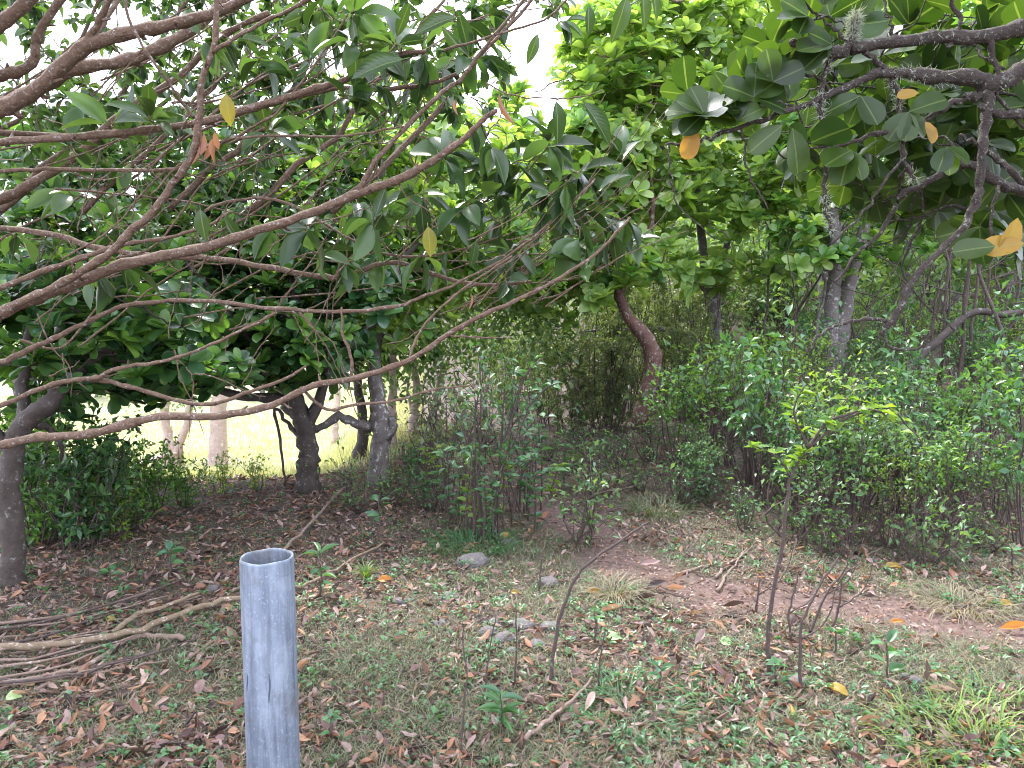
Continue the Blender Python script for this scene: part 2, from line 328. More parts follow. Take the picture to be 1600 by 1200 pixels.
# ------------------------------------------------------------------ galvanised pipe post
def build_post():
    d = 0.96; r = 0.0348; top = at(417, 869, d); base = np.array([top[0] + 0.002, d - 0.004, float(gz(top[0], d)) - .25]); root = thing('metal_post', 'galvanised grey steel pipe post with open hollow top', 'post', (base[0], base[1], base[2] + .25))
    m, n = newmat('galvanised_steel'); g = n.nodes.new('ShaderNodeNewGeometry'); P = g.outputs['Position']
    mp = n.nodes.new('ShaderNodeMapping'); mp.inputs['Scale'].default_value = (1, 1, .25); n.links.new(P, mp.inputs[0])
    vo = n.nodes.new('ShaderNodeTexVoronoi'); vo.inputs['Scale'].default_value = 55; n.links.new(P, vo.inputs['Vector'])
    a = noise(n, 35, 5, mp.outputs[0], .65); sp = noise(n, 260, 3, P); big = noise(n, 22, 3, P)
    c = ramp(n, [(.3, .11, .14, .175), (.5, .165, .20, .245), (.7, .23, .27, .32)], a.outputs[0]).outputs[0]
    vs = n.nodes.new('ShaderNodeSeparateColor'); n.links.new(vo.outputs['Color'], vs.inputs[0]); c = mixc(n, .10, c, vs.outputs[0], 'SOFT_LIGHT')
    c = mixc(n, ramp(n, [(.58, 0, 0, 0), (.66, .55, .55, .55)], sp.outputs[0]).outputs[0], c, (.30, .34, .40))
    c = mixc(n, ramp(n, [(.6, 0, 0, 0), (.66, .5, .5, .5)], big.outputs[0]).outputs[0], c, (.24, .28, .33))
    ms = n.nodes.new('ShaderNodeMapping'); ms.inputs['Scale'].default_value = (1, 1, .06); n.links.new(P, ms.inputs[0]); st = noise(n, 120, 4, ms.outputs[0], .7)
    c = mixc(n, .8, c, ramp(n, [(.35, .55, .56, .58), (.55, 1, 1, 1)], st.outputs[0]).outputs[0], 'MULTIPLY')
    dr = noise(n, 9, 5, P, .75); c = mixc(n, ramp(n, [(.52, 0, 0, 0), (.66, .6, .6, .6)], dr.outputs[0]).outputs[0], c, (.085, .075, .06))
    p = n.nodes.new('ShaderNodeBsdfPrincipled'); n.links.new(c, p.inputs['Base Color']); p.inputs['Metallic'].default_value = .35; p.inputs['Roughness'].default_value = .55
    bm = n.nodes.new('ShaderNodeBump'); bm.inputs['Strength'].default_value = .25; bm.inputs['Distance'].default_value = .002
    n.links.new(a.outputs[0], bm.inputs['Height']); n.links.new(bm.outputs[0], p.inputs['Normal'])
    o = n.nodes.new('ShaderNodeOutputMaterial'); n.links.new(p.outputs[0], o.inputs[0])
    G = Geo(); k = 64; ri = r - .0036
    prof = [(r, 0, 0), (r, 0, .5), (r, 0, 1 - .003), (r - .001, 0, 1), (ri + .0008, 0, 1), (ri, 0, 1 - .003), (ri, 0, .6), (ri, 0, 0.02)]
    H = top[2] - base[2]; ax = top - base
    ang = np.linspace(0, 2 * math.pi, k, endpoint=False); V = []
    for (rr, _, h) in prof:
        hh = h if h not in (1 - .003,) else 1 - .003 / H
        wob = 1 + .002 * np.sin(2 * ang + 1) + .001 * np.sin(7 * ang)
        z = base + ax * hh
        V.append(np.stack([z[0] + rr * wob * np.cos(ang), z[1] + rr * wob * np.sin(ang), np.full(k, z[2]) + (.0006 * np.sin(5 * ang) if h > .9 else 0)], -1))
    V = np.vstack(V); F = []
    for i in range(len(prof) - 1):
        for j in range(k):
            a0, b0 = i * k + j, i * k + (j + 1) % k; F += [(a0, b0, b0 + k), (a0, b0 + k, a0 + k)]
    G.add(V, F); G.obj('pipe', m, root)
    # a run of zinc and a shallow scratch, thin raised drips on the front
    m2, n2 = newmat('dull_zinc'); p2 = n2.nodes.new('ShaderNodeBsdfPrincipled'); p2.inputs['Base Color'].default_value = (.05, .065, .09, 1); p2.inputs['Roughness'].default_value = .6
    o2 = n2.nodes.new('ShaderNodeOutputMaterial'); n2.links.new(p2.outputs[0], o2.inputs[0])
    for px, y0, y1 in ((420, 1052, 1098), (383, 1055, 1085)):
        g = Geo(); a_, b_ = at(px, y0, .926), at(px, y1, .926)
        pts = []
        for q in np.linspace(0, 1, 5):
            z = a_[2] * (1 - q) + b_[2] * q; c0 = base + ax * ((z - base[2]) / H); dx = a_[0] - c0[0] + .001 * math.sin(q * 5)
            dy = -math.sqrt(max(r * r - dx * dx, 0)); pts.append(c0 + [dx, dy, 0])
        g.tube(pts, [.0004, .0011, .0012, .001, .0004], 6); g.obj('zinc_run', m2, root)
build_post()

# ------------------------------------------------------------------ tree machinery
def px_path(pts, Y0=None):
    return np.array([at(p[0], p[1], p[2] if len(p) > 2 else Y0) for p in pts])
def limb(root, name, pts, w0, w1, mat, Y0=None, k=9, jit=.0, rough=.05, n=5, absr=False):
    """pts in picture coordinates with depth; w in pixels at that depth"""
    p = px_path(pts, Y0); q = smooth_path(p, n, jit)
    ws = np.interp(np.linspace(0, 1, len(q)), np.linspace(0, 1, len(w0)) if isinstance(w0, (list, tuple)) else [0, 1], w0 if isinstance(w0, (list, tuple)) else [w0, w1])
    r = ws * .5 * q[:, 1] / FPX
    r = r * (1 + .07 * np.sin(np.arange(len(q)) * 1.7 + len(q)) + (R.random(len(q)) < .12) * .22)
    g = Geo(); g.tube(q, r, k, rough=rough)
    o = g.obj(name, M[mat], root); return q, r
def grow(targets, skel, rng, r0=.006, r1=.0025, sag=.1, wig=.06, up=0.0):
    skel = np.asarray(skel, float); paths = []
    d = np.array([np.min(np.linalg.norm(skel - t, axis=1)) for t in targets]); order = np.argsort(d)
    nodes = [skel]; allp = skel
    for i in order:
        t = targets[i]; dd = np.linalg.norm(allp - t, axis=1); b = allp[np.argmin(dd)]; L = np.linalg.norm(t - b)
        if L < .02: L = .02; b = t - [0, .02, 0]
        m1 = b * .66 + t * .34 + rng.normal(0, wig * L, 3) + [0, 0, -sag * L + up * L]; m2 = b * .3 + t * .7 + rng.normal(0, wig * L, 3) + [0, 0, -sag * L]
        q = smooth_path([b, m1, m2, t], 3); rr = np.linspace(r0, r1, len(q)) * min(1.6, .6 + L)
        paths.append((i, q, rr)); allp = np.vstack([allp, q[3:]])
    return paths
def zone(zs, rng):
    out = []
    for (cx, cy, rx, ry, Ya, Yb, n) in zs:
        k = 0
        while k < n:
            u, v = rng.uniform(-1, 1, 2)
            if u * u + v * v > 1: continue
            px, py = cx + rx * u, cy + ry * v
            if not GAP(px, py, rng): continue
            out.append(at(px, py, rng.uniform(Ya, Yb))); k += 1
    return np.array(out)
def GAP(px, py, rng):
    for cx, cy, rx, ry in ((828, 62, 46, 80), (860, 165, 36, 46), (205, 280, 38, 24), (525, 88, 38, 34), (120, 28, 60, 34), (590, 0, 30, 20), (15, 70, 34, 34), (690, 10, 26, 30)):
        if ((px - cx) / rx) ** 2 + ((py - cy) / ry) ** 2 < 1: return rng.random() < .06
    return True

# ------------------------------------------------------------------ overhanging tree on the left
def left_tree():
    rg = np.random.default_rng(11)
    base = np.array([-4.1, 2.2, float(gz(-4.1, 2.2))])
    root = thing('overhanging_tree', 'tree leaning in from the left with long bare reddish branches and dark narrow leaves', 'tree', base)
    g = Geo(); tr = smooth_path([base - [0, 0, .1], base + [.15, .1, .8], base + [.5, .15, 1.5], base + [1.0, .1, 2.1], base + [1.3, 0, 2.8]], 5)
    g.tube(tr, np.linspace(.16, .09, len(tr)), 12, rough=.06); g.obj('trunk', M['bark_o'], root)
    S = [tr]
    def B(pts, w0, w1, Y0=2.4, mat='bark_o', k=8):
        w0 = [x * .78 for x in w0] if isinstance(w0, list) else w0 * .78
        q, r = limb(root, 'branch', pts, w0, w1 * .86, mat, Y0, k, jit=.0012); S.append(q)
        if r[0] > .006:      # short broken side stubs and buds
            for i in range(6, len(q) - 2, 5):
                if rg.random() < .6:
                    d = norm(norm(q[i + 1] - q[i]) * .7 + norm(rg.normal(0, 1, 3))); g = Geo(); L = rg.uniform(.008, .04); g.tube([q[i], q[i] + d * (r[i] + L * .5), q[i] + d * (r[i] + L) + [0, 0, .004]], [r[i] * .5, r[i] * .32, r[i] * .2], 6, rough=.1); g.obj('stub', M['bark_o'], root)
    J = lambda px, py, Y: (px, py, Y)
    # trunk exits: start each off the frame near the trunk
    def off(y, Y=2.3): return [(-520, y + 60, 2.25), (-250, y + 30, Y)]
    B(off(250) + [(-60, 205), (0, 172), (60, 138), (128, 76), (200, 52), (260, 40), (330, 22), (400, -10), (520, -60)], [46, 30, 26, 22, 14], 0, 2.3)
    B([(128, 78, 2.3), (150, 40, 2.28), (175, -10, 2.25), (200, -90, 2.2)], 15, 9)
    B([(134, 74, 2.3), (160, 38, 2.35), (188, -8, 2.4), (220, -80, 2.4)], 11, 8)
    B([(-250, 260, 2.5), (-40, 180, 2.6), (40, 150, 2.6), (110, 110, 2.6), (190, 96, 2.65), (255, 72, 2.7), (330, 22, 2.75), (380, -30, 2.8)], [40, 30, 24, 22, 16], 0)
    B([(-250, 170, 2.8), (-40, 60, 2.8), (0, 38, 2.8), (45, 0, 2.8), (90, -50, 2.8)], [34, 26, 22], 0)
    B([(-40, 130, 3.0), (0, 118, 3.0), (50, 100, 3), (62, 50, 3), (110, -20, 3)], [26, 18, 14], 0)
    B([(-60, 330, 2.7), (0, 312, 2.7), (45, 290, 2.7), (100, 255, 2.75), (140, 225, 2.8), (200, 170, 2.8), (280, 120, 2.9), (340, 60, 2.9), (420, 20, 2.9)], [22, 16, 10], 0)
    B(off(260) + [(-40, 228), (0, 222), (90, 216), (180, 208), (300, 193), (400, 168), (480, 142), (540, 124), (600, 90), (665, 80)], [26, 15, 15, 13, 9], 0, 2.2)
    B([(380, 175, 2.22), (470, 150, 2.25), (530, 138, 2.3), (600, 140, 2.3), (660, 132, 2.3), (712, 116, 2.3), (775, 60, 2.3), (830, 0, 2.3), (850, -40, 2.3)], [9, 9, 8, 5], 0)
    B(off(275, 2.4) + [(-40, 210), (0, 208), (130, 213), (240, 208)], [16, 8], 0, 2.4)
    # oblique rising branch
    B([(20, 480, 2.05), (100, 440, 2.05), (168, 398, 2.05), (205, 360), (236, 335), (270, 287), (303, 236), (313, 170), (317, 118), (334, 76), (338, 10), (345, -60)], [14, 15, 14, 13, 11, 9], 0, 2.05)
    B([(332, 82, 2.05), (370, 58, 2.05), (410, 35, 2.1), (490, -5, 2.1), (540, -40, 2.1)], 9, 6)
    B([(304, 185, 2.05), (270, 140, 2.0), (235, 90, 1.95), (205, 40, 1.95), (190, -30, 1.95)], [6, 5.5, 6], 0)
    B(off(520) + [(-40, 510), (0, 490), (60, 464), (120, 442), (180, 418), (255, 400), (330, 384), (420, 354), (500, 328), (560, 302), (631, 277), (682, 246), (726, 216), (756, 186), (776, 172)], [32, 25, 22, 22, 17, 16, 13, 8], 0, 2.1, k=10)
    B([(560, 300, 2.1), (585, 255, 2.1), (615, 220, 2.12), (655, 178, 2.15), (700, 138, 2.2), (722, 122, 2.2), (760, 70, 2.2), (812, 8, 2.2), (840, -40, 2.2)], [10, 9, 9, 6, 4], 0)
    B([(60, 464, 2.1), (130, 428, 2.1), (165, 402, 2.08)], 8, 9)
    B(off(720, 2.2) + [(-40, 704), (0, 696), (60, 684), (140, 678), (245, 652), (350, 650), (425, 632), (490, 603), (560, 590), (640, 562), (700, 522), (760, 490), (810, 468), (865, 440), (930, 398), (985, 340)], [22, 17, 17, 15, 12, 10, 8, 5], 0, 2.0, k=10)
    B(off(600) + [(-40, 578), (0, 566), (60, 540), (120, 512), (180, 482), (235, 473), (320, 470), (430, 482), (540, 487), (620, 478), (655, 466), (720, 440), (800, 395), (880, 330), (930, 280)], [16, 11, 9, 8, 6, 4], 0, 2.2)
    B(off(660) + [(-40, 645), (0, 634), (60, 608), (110, 594), (150, 591), (185, 575), (260, 563), (330, 538), (395, 508), (432, 488)], [18, 10, 10, 7, 5], 0, 2.1)
    B([(120, 594, 2.1), (160, 594), (200, 604), (270, 624), (325, 632), (380, 616), (450, 590), (478, 572)], [9, 9, 8, 5], 0, 2.12)
    B(off(370, 2.5) + [(-40, 355), (0, 356), (80, 366), (150, 386), (240, 400), (330, 404), (440, 422), (520, 434), (560, 424), (620, 410), (700, 436), (760, 445), (830, 440)], [18, 12, 12, 11, 9, 5], 0, 2.5)
    B([(-40, 470, 2.3), (0, 450, 2.3), (80, 420), (150, 396), (200, 380), (260, 372), (330, 350), (360, 330)], [13, 11, 8, 5], 0, 2.3)
    B([(-60, 275, 2.3), (0, 268), (70, 264), (200, 266), (275, 264), (300, 245)], [9, 8, 6], 0, 2.3)
    B([(300, 242, 2.06), (330, 226), (380, 215), (450, 213), (540, 212), (640, 196)], [6, 5, 4], 0, 2.15)
    B([(306, 240, 2.06), (350, 222), (410, 190), (440, 168), (520, 60), (560, -10)], [6, 5, 3.5], 0, 2.2)
    B([(320, 330, 2.35), (345, 318), (400, 310), (450, 318), (500, 345), (560, 380), (620, 400), (700, 395), (780, 370)], [6, 6, 5, 3], 0, 2.4)
    B([(470, 605, 2.0), (510, 640), (545, 634), (620, 625), (680, 608), (742, 602)], [6, 6, 5, 3], 0, 2.05)
    B([(640, 560, 2.0), (655, 520), (690, 480), (740, 440), (800, 400)], [6, 4], 0, 2.05)
    B([(550, 590, 2.0), (548, 555), (535, 520), (534, 480)], [7, 6, 4], 0, 2.0)
    B([(700, 524, 2.0), (760, 528), (800, 527)], [4, 2.5], 0, 2.02)
    for _ in range(30):    # many long thin branches in the same sweep
        x0 = rg.uniform(-60, 420); y0 = rg.uniform(120, 560); L = rg.uniform(180, 520); sl = rg.uniform(-.75, .12); Y = rg.uniform(2.2, 3.4)
        pts = [(x0 + L * t, y0 + L * t * sl + rg.normal(0, 10) + 30 * math.sin(t * 3.1) * rg.uniform(-1, 1), Y + .2 * t) for t in np.linspace(0, 1, 5)]
        B(pts, rg.uniform(3, 6), 2, k=6)
    for _ in range(30):    # fan of fine pale twigs sweeping up to the right end of the branches
        x0 = rg.uniform(680, 880); y0 = rg.uniform(380, 500) - (x0 - 680) * .1; L = rg.uniform(120, 260); sl = rg.uniform(-1.3, -.35); Y = rg.uniform(2.1, 2.9); bow = rg.uniform(-30, 30)
        B([(x0 + L * t, y0 + L * t * sl * (.6 + .4 * t) + bow * math.sin(3.1 * t), Y) for t in np.linspace(0, 1, 5)], rg.uniform(2, 4), 1.2, k=5)
    for _ in range(120):    # fine twigs rising and falling between the long branches
        x0 = rg.uniform(40, 640); y0 = rg.uniform(120, 600); L = rg.uniform(50, 150); a = rg.uniform(.3, 1.5) * (1 if rg.random() < .75 else -1); Y = rg.uniform(2.1, 2.8)
        B([(x0 + L * t * math.cos(a) + rg.normal(0, 4), y0 - L * t * math.sin(a) + rg.normal(0, 4), Y) for t in np.linspace(0, 1, 4)], rg.uniform(2, 3.5), 1.3, k=5)
    B([(760, 130, 2.0), (800, 148), (860, 154), (905, 152), (943, 141)], [3, 3, 2], 0, 2.0)
    B([(690, 80, 2.2), (790, 50), (850, 30), (890, -5), (930, -60)], [5, 4, 4], 0, 2.2); B([(1000, -60, 2.0), (1030, -10), (1065, 2), (1090, -30)], [4, 4, 3], 0, 2.0)
    skel = np.vstack(S)
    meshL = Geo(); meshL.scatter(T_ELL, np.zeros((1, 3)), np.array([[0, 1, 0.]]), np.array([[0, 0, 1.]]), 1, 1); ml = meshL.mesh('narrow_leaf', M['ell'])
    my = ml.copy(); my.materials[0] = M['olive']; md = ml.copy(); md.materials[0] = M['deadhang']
    # leafy twigs near the camera: leaves are parts
    zs = [(800, 330, 170, 120, 2.1, 2.9, 34), (880, 290, 110, 90, 2.2, 2.8, 20), (620, 60, 170, 80, 2.0, 2.9, 24), (560, 350, 200, 80, 2.2, 3.0, 12), (700, 60, 200, 60, 2.3, 3, 10), (300, 170, 260, 130, 2.1, 3.0, 14), (150, 350, 200, 120, 2.2, 3, 6), (960, 340, 60, 80, 2.4, 2.9, 7)]
    T = zone(zs, rg); leaves = []
    for i, q, rr in grow(T, skel, rg, .004, .0018, .05, .08):
        g = Geo(); g.tube(q, rr, 5); g.obj('twig', M['bark_o'], root)
        tip = norm(q[-1] - q[-3]); n = rg.integers(4, 8)
        for k in range(n):
            f = 1 - .09 * k; p = q[-1] + (q[-3] - q[-1]) * (k * .22)
            side = norm(rg.normal(0, 1, 3)); d = norm(tip * .6 + side * .8 + [0, 0, -.35]); leaves.append((p, d))
    leaves = leaves[:]; rg.shuffle(leaves)
    far = Geo(); P_, D_, N_, L_ = [], [], [], []
    for j, (p, d) in enumerate(leaves):
        L = rg.uniform(.075, .15); nn = norm(np.array([0, -.2, 1]) + rg.normal(0, .45, 3))
        if j < 298:
            o = place(ml, 'leaf', root, p, d, nn, L, L * rg.uniform(.28, .4))
        else: P_.append(p); D_.append(d); N_.append(nn); L_.append(L)
    # farther, denser foliage of the same tree (too many to part)
    zs = [(250, 100, 340, 170, 3.2, 5.2, 360), (560, 100, 250, 130, 3.2, 4.8, 130), (150, 300, 260, 130, 3.2, 4.8, 90), (760, 0, 130, 30, 3, 4.4, 16), (450, 280, 250, 110, 3.2, 4.5, 20)]
    T = zone(zs, rg); tw = Geo(); S2 = []
    sk2 = np.vstack([skel, px_path([(x, y, 3.6) for x in range(-100, 700, 60) for y in (30, 160)])[::1]])
    for x in range(-100, 700, 130):
        q = smooth_path(px_path([(x - 160, 330, 3.4), (x, 180, 3.7), (x + 90, 60, 3.8), (x + 200, -60, 3.9)]), 5, .01); tw.tube(q, np.linspace(.016, .006, len(q)), 6); S2.append(q)
    sk2 = np.vstack([skel] + S2)
    for i, q, rr in grow(T, sk2, rg, .005, .002, .05, .1):
        tw.tube(q, rr, 4, cap=False); tip = norm(q[-1] - q[-3])
        for k in range(rg.integers(9, 16)):
            p = q[-1] + (q[-4] - q[-1]) * rg.uniform(0, 1.2); d = norm(tip * .4 + rg.normal(0, .8, 3) + [0, 0, -.3])
            P_.append(p); D_.append(d); N_.append(norm(np.array([0, 0, 1]) + rg.normal(0, .5, 3))); L_.append(rg.uniform(.05, .09))
    tag(tw.obj('fine_twigs', M['bark_o'], root), kind='stuff')
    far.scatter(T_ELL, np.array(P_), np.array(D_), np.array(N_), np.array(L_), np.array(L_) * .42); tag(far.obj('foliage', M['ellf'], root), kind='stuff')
    # two hanging clusters of dead leaves
    for (px, py, n, Y, s) in ((328, 222, 9, 2.05, .055), (777, 150, 1, 2.1, .09), (713, 165, 1, 2.15, .06), (735, 468, 1, 2.0, .05)):
        for k in range(n):
            p = at(px + rg.normal(0, 14 if n > 1 else 1), py + rg.normal(0, 12 if n > 1 else 1), Y + rg.normal(0, .02)); o = place(md, 'dead_leaf', root, p - [0, 0, -.02], norm(np.array([rg.normal(0, .2), rg.normal(0, .2), -1])), norm(rg.normal(0, 1, 3)), s * rg.uniform(.8, 1.3), s * .3)
    for px, py, dx, dz, L in ((919, 2, .08, -1, .085), (982, -15, -.28, -1, .13), (1002, -20, .2, -1, .10), (1018, -20, .3, -1, .08), (842, 48, -.35, -1, .085), (868, 150, .12, -1, .12), (905, 152, .6, -.7, .15), (720, 25, -.9, -.2, .13), (640, 90, -1, -.2, .17), (745, 372, -.2, -1, .08)):
        place(ml, 'leaf', root, at(px, py, 2.0), (dx, .1, dz), (.3, -1, .3), L, L * .34)
    for px, py in ((312, 345), (352, 165), (668, 372), (1225, 0)):
        if px < 1000: place(my if px != 312 else ml, 'leaf', root, at(px, py - 24, 2.1), (.1, 0, -1), (.2, -1, .1), .095, .042)
left_tree()

# ------------------------------------------------------------------ overhanging tree on the right
def right_tree():
    rg = np.random.default_rng(23)
    base = np.array([3.3, 2.2, float(gz(3.3, 2.2))])
    root = thing('overhanging_tree', 'tree reaching in over the upper right corner, gnarled dark lichened branches with big round leaves', 'tree', base)
    g = Geo(); tr = smooth_path([base - [0, 0, .1], base + [-.1, .05, .9], base + [-.25, .05, 1.6], at(1760, 90, 2.1)], 5)
    g.tube(tr, np.linspace(.15, .06, len(tr)), 12, rough=.08); g.obj('trunk', M['bark_r'], root)
    S = []
    def B(pts, w0, w1=0, Y0=1.95, k=9, mat='bark_r'):
        w0 = [x * .85 for x in w0] if isinstance(w0, list) else w0 * .85
        q, r = limb(root, 'branch', pts, w0, w1, mat, Y0, k, jit=.003, rough=.1); S.append(q); return q, r
    big = []
    big.append(B([(1760, 80, 2.1), (1680, 40), (1600, 42), (1545, 55), (1470, 58), (1400, 66), (1335, 74), (1305, 82), (1265, 72), (1237, 63)], [34, 26, 24, 22, 20, 20, 12]))
    B([(1330, 76), (1332, 45), (1336, 20)], [14, 9])
    big.append(B([(1760, 90, 2.1), (1680, 70), (1600, 108), (1555, 132), (1520, 124), (1440, 118), (1385, 115), (1350, 122), (1300, 145), (1255, 165), (1190, 188), (1130, 206), (1085, 220), (1040, 226)], [30, 30, 32, 22, 14, 12, 9, 7, 4]))
    B([(1545, 135), (1542, 180), (1532, 235), (1532, 290), (1515, 340), (1475, 385), (1430, 435), (1405, 480), (1385, 512)], [24, 17, 14, 12, 12, 11])
    B([(1385, 512), (1380, 528), (1395, 545), (1425, 547), (1444, 540), (1447, 524)], [6, 5, 4])
    B([(1385, 500), (1340, 500), (1300, 512), (1275, 530), (1266, 548)], [7, 5, 4])
    B([(1540, 150), (1510, 152), (1480, 165), (1430, 192), (1370, 210), (1310, 228), (1265, 232)], [16, 11, 8, 4])
    B([(1310, 82), (1290, 108), (1284, 150), (1286, 200), (1292, 255), (1287, 310), (1300, 365)], [10, 9, 9, 6])
    B([(1350, 82), (1375, 100), (1402, 140), (1408, 195), (1415, 250), (1428, 280)], [9, 9, 10, 7])
    B([(1600, 300, 2.2), (1560, 285), (1530, 262), (1490, 258), (1450, 285), (1410, 305), (1395, 330), (1375, 365), (1340, 395), (1305, 440)], [18, 15, 11, 8, 4], Y0=2.1)
    B([(1700, 330, 2.2), (1600, 280), (1560, 250), (1530, 225), (1500, 210)], [15, 10, 6])
    B([(1700, 180, 2.1), (1600, 178), (1560, 178), (1530, 165)], [18, 12])
    B([(1480, 75, 1.95), (1500, 30), (1480, -10), (1450, -60)], [9, 8, 6]); B([(1545, 60, 1.95), (1555, 100), (1565, 160), (1600, 200)], [12, 8, 5])
    B([(1340, 78), (1310, 50), (1280, 25), (1250, 0), (1220, -40)], [7, 5, 4]); B([(1400, 66), (1390, 30), (1380, -5), (1375, -60)], [7, 5, 5])
    B([(1540, 60), (1570, 50), (1620, 60)], [9, 7]); B([(1160, 196), (1164, 240), (1175, 280), (1200, 327)], [4, 4, 2.5])
    B([(1045, 224), (1047, 270), (1060, 320), (1118, 375)], [3.5, 3, 2]); B([(1410, 250), (1385, 280), (1350, 330), (1300, 380)], [5, 4])
    B([(1560, 290), (1550, 340), (1552, 375), (1590, 395)], [6, 5, 4]); B([(1440, 290), (1440, 350), (1410, 420), (1450, 480), (1500, 520)], [5, 4, 3], Y0=2.4)
    B([(1240, 165), (1180, 160), (1130, 175), (1095, 190)], [5, 4, 3]); B([(1300, 143), (1270, 120), (1225, 118), (1190, 130)], [6, 5, 3])
    for _ in range(16):
        x0 = rg.uniform(1250, 1620); y0 = rg.uniform(80, 330); L = rg.uniform(90, 240); a = rg.uniform(2.0, 4.3); Y = rg.uniform(1.9, 2.6)
        B([(x0 + L * t * math.cos(a) + rg.normal(0, 8), y0 - L * t * math.sin(a) * .6 + rg.normal(0, 8), Y + .2 * t) for t in np.linspace(0, 1, 4)], rg.uniform(4, 7), 2, k=6)
    skel = np.vstack(S)
    G = Geo(); G.scatter(T_OBO, np.zeros((1, 3)), np.array([[0, 1, 0.]]), np.array([[0, 0, 1.]]), 1, 1); ml = G.mesh('round_leaf', M['round']); my = ml.copy(); my.materials[0] = M['yellow']
    zs = [(1110, 165, 70, 40, 1.9, 2.2, 4), (1200, 125, 70, 60, 1.9, 2.3, 6), (1250, 205, 70, 40, 1.9, 2.3, 4), (1290, 20, 60, 40, 1.9, 2.3, 6), (1400, 40, 90, 50, 2.0, 2.5, 7), (1530, 30, 80, 40, 2, 2.5, 6),
          (1360, 190, 110, 70, 2.1, 2.7, 12), (1470, 190, 90, 80, 2.2, 2.8, 9), (1370, 280, 100, 60, 2.2, 2.8, 10), (1570, 230, 50, 80, 2.2, 2.7, 6), (1560, 370, 40, 30, 2.0, 2.2, 3), (1480, 290, 80, 50, 2.3, 2.9, 5), (1620, 100, 40, 100, 2.1, 2.6, 4)]
    near = zone(zs, rg); near = near[np.argsort(near[:, 1])]
    more = zone([(1430, 110, 190, 130, 2.4, 3.6, 90), (1420, 260, 180, 90, 2.5, 3.6, 70), (1290, 60, 90, 80, 2.4, 3.3, 26), (1580, 200, 90, 150, 2.4, 3.6, 40)], rg)
    T = np.vstack([near, more]); cnt = 0; P_, D_, N_, L_ = [], [], [], []
    for i, q, rr in sorted(grow(T, skel, rg, .0045, .0025, .03, .08), key=lambda a: a[0]):
        g = Geo(); g.tube(q, rr, 5); g.obj('twig', M['bark_r'], root)
        ax = norm(norm(q[-1] - q[-3]) * .7 + np.array([0, 0, .35]) + rg.normal(0, .2, 3)); u = norm(np.cross(ax, [.3, .9, .1])); v = np.cross(ax, u)
        n = rg.integers(3, 6); a0 = rg.uniform(0, 6)
        for k in range(n):
            a = a0 + k * 2.4; rad = u * math.cos(a) + v * math.sin(a); d = norm(rad + ax * rg.uniform(.1, .8)); nn = norm(ax - rad * .2 + rg.normal(0, .25, 3))
            L = rg.uniform(.07, .115); cnt += 1
            if cnt > 245: P_.append(q[-1]); D_.append(d); N_.append(nn); L_.append(L); continue
            place(my if rg.random() < .012 else ml, 'leaf', root, q[-1] + rad * .003, d, nn, L, L * rg.uniform(.72, .88))
    fo = Geo(); fo.scatter(T_OBO, np.array(P_), np.array(D_), np.array(N_), np.array(L_), np.array(L_) * .8); tag(fo.obj('foliage', M['round'], root), kind='stuff')
    # fans of round leaves at the tips of the long low branch
    for cx, cy, dirs in ((1100, 178, (100, 60, 150, 20, 190, 230, -20)), (1178, 152, (80, 130, 40, 170, 0)), (1208, 128, (60, 110, 20, 160)), (1150, 190, (95, 150, 35)), (1262, 26, (170, 200, 140, 230)), (1285, 8, (150, 60, 100)), (1300, 70, (185, 215, 160)), (1345, 150, (250, 290, 200)), (1420, 175, (270, 230, 310, 20)), (1330, 235, (255, 300, 220)), (1480, 230, (240, 280, 330))):
        c = at(cx, cy, 1.93)
        for a in dirs:
            a = math.radians(a + rg.normal(0, 8)); d = norm(np.array([math.cos(a), rg.normal(-.1, .35), math.sin(a)])); L = rg.uniform(.07, .1)
            place(ml, 'leaf', root, c, d, norm(np.array([rg.normal(0, .35), -1, .55 + rg.normal(0, .3)])), L, L * rg.uniform(.72, .85))
    # hand-set leaves that stand out
    for px, py, dx, dz, L, yel in ((1222, 196, -.75, -.6, .1, 0), (1238, 200, .25, -1, .115, 0), (1085, 195, -.2, -1, .085, 1), (1590, 340, -.2, -.9, .09, 1), (1600, 380, -.8, -.1, .1, 1), (1555, 385, -1, -.1, .1, 0), (1435, 145, -1, -.1, .05, 1), (1445, 190, .6, -.9, .06, 1)):
        place(my if yel else ml, 'leaf', root, at(px, py, 1.92), (dx, .1, dz), (.1, -1, .35), L, L * .62)
    g = Geo(); fr = bpy.data.meshes.new('x'); bpy.data.meshes.remove(fr)
    uu = []
    th = np.linspace(0, math.pi, 8)
    pf = at(1192, 166, 1.95); q = np.array([pf + [0, 0, z] for z in np.linspace(.011, -.011, 8)]); g.tube(q, .011 * np.sin(np.clip(th, .12, 3.02)), 12); g.tube([pf + [0, 0, .008], pf + [.001, 0, .04]], .0012, 5)
    fm, n_ = newmat('green_fruit'); pb = n_.nodes.new('ShaderNodeBsdfPrincipled'); pb.inputs['Base Color'].default_value = (.17, .2, .1, 1); pb.inputs['Roughness'].default_value = .5; oo = n_.nodes.new('ShaderNodeOutputMaterial'); n_.links.new(pb.outputs[0], oo.inputs[0])
    g.obj('fruit', fm, root)
    # beard lichen on the old limbs
    P_, D_, L_ = [], [], []
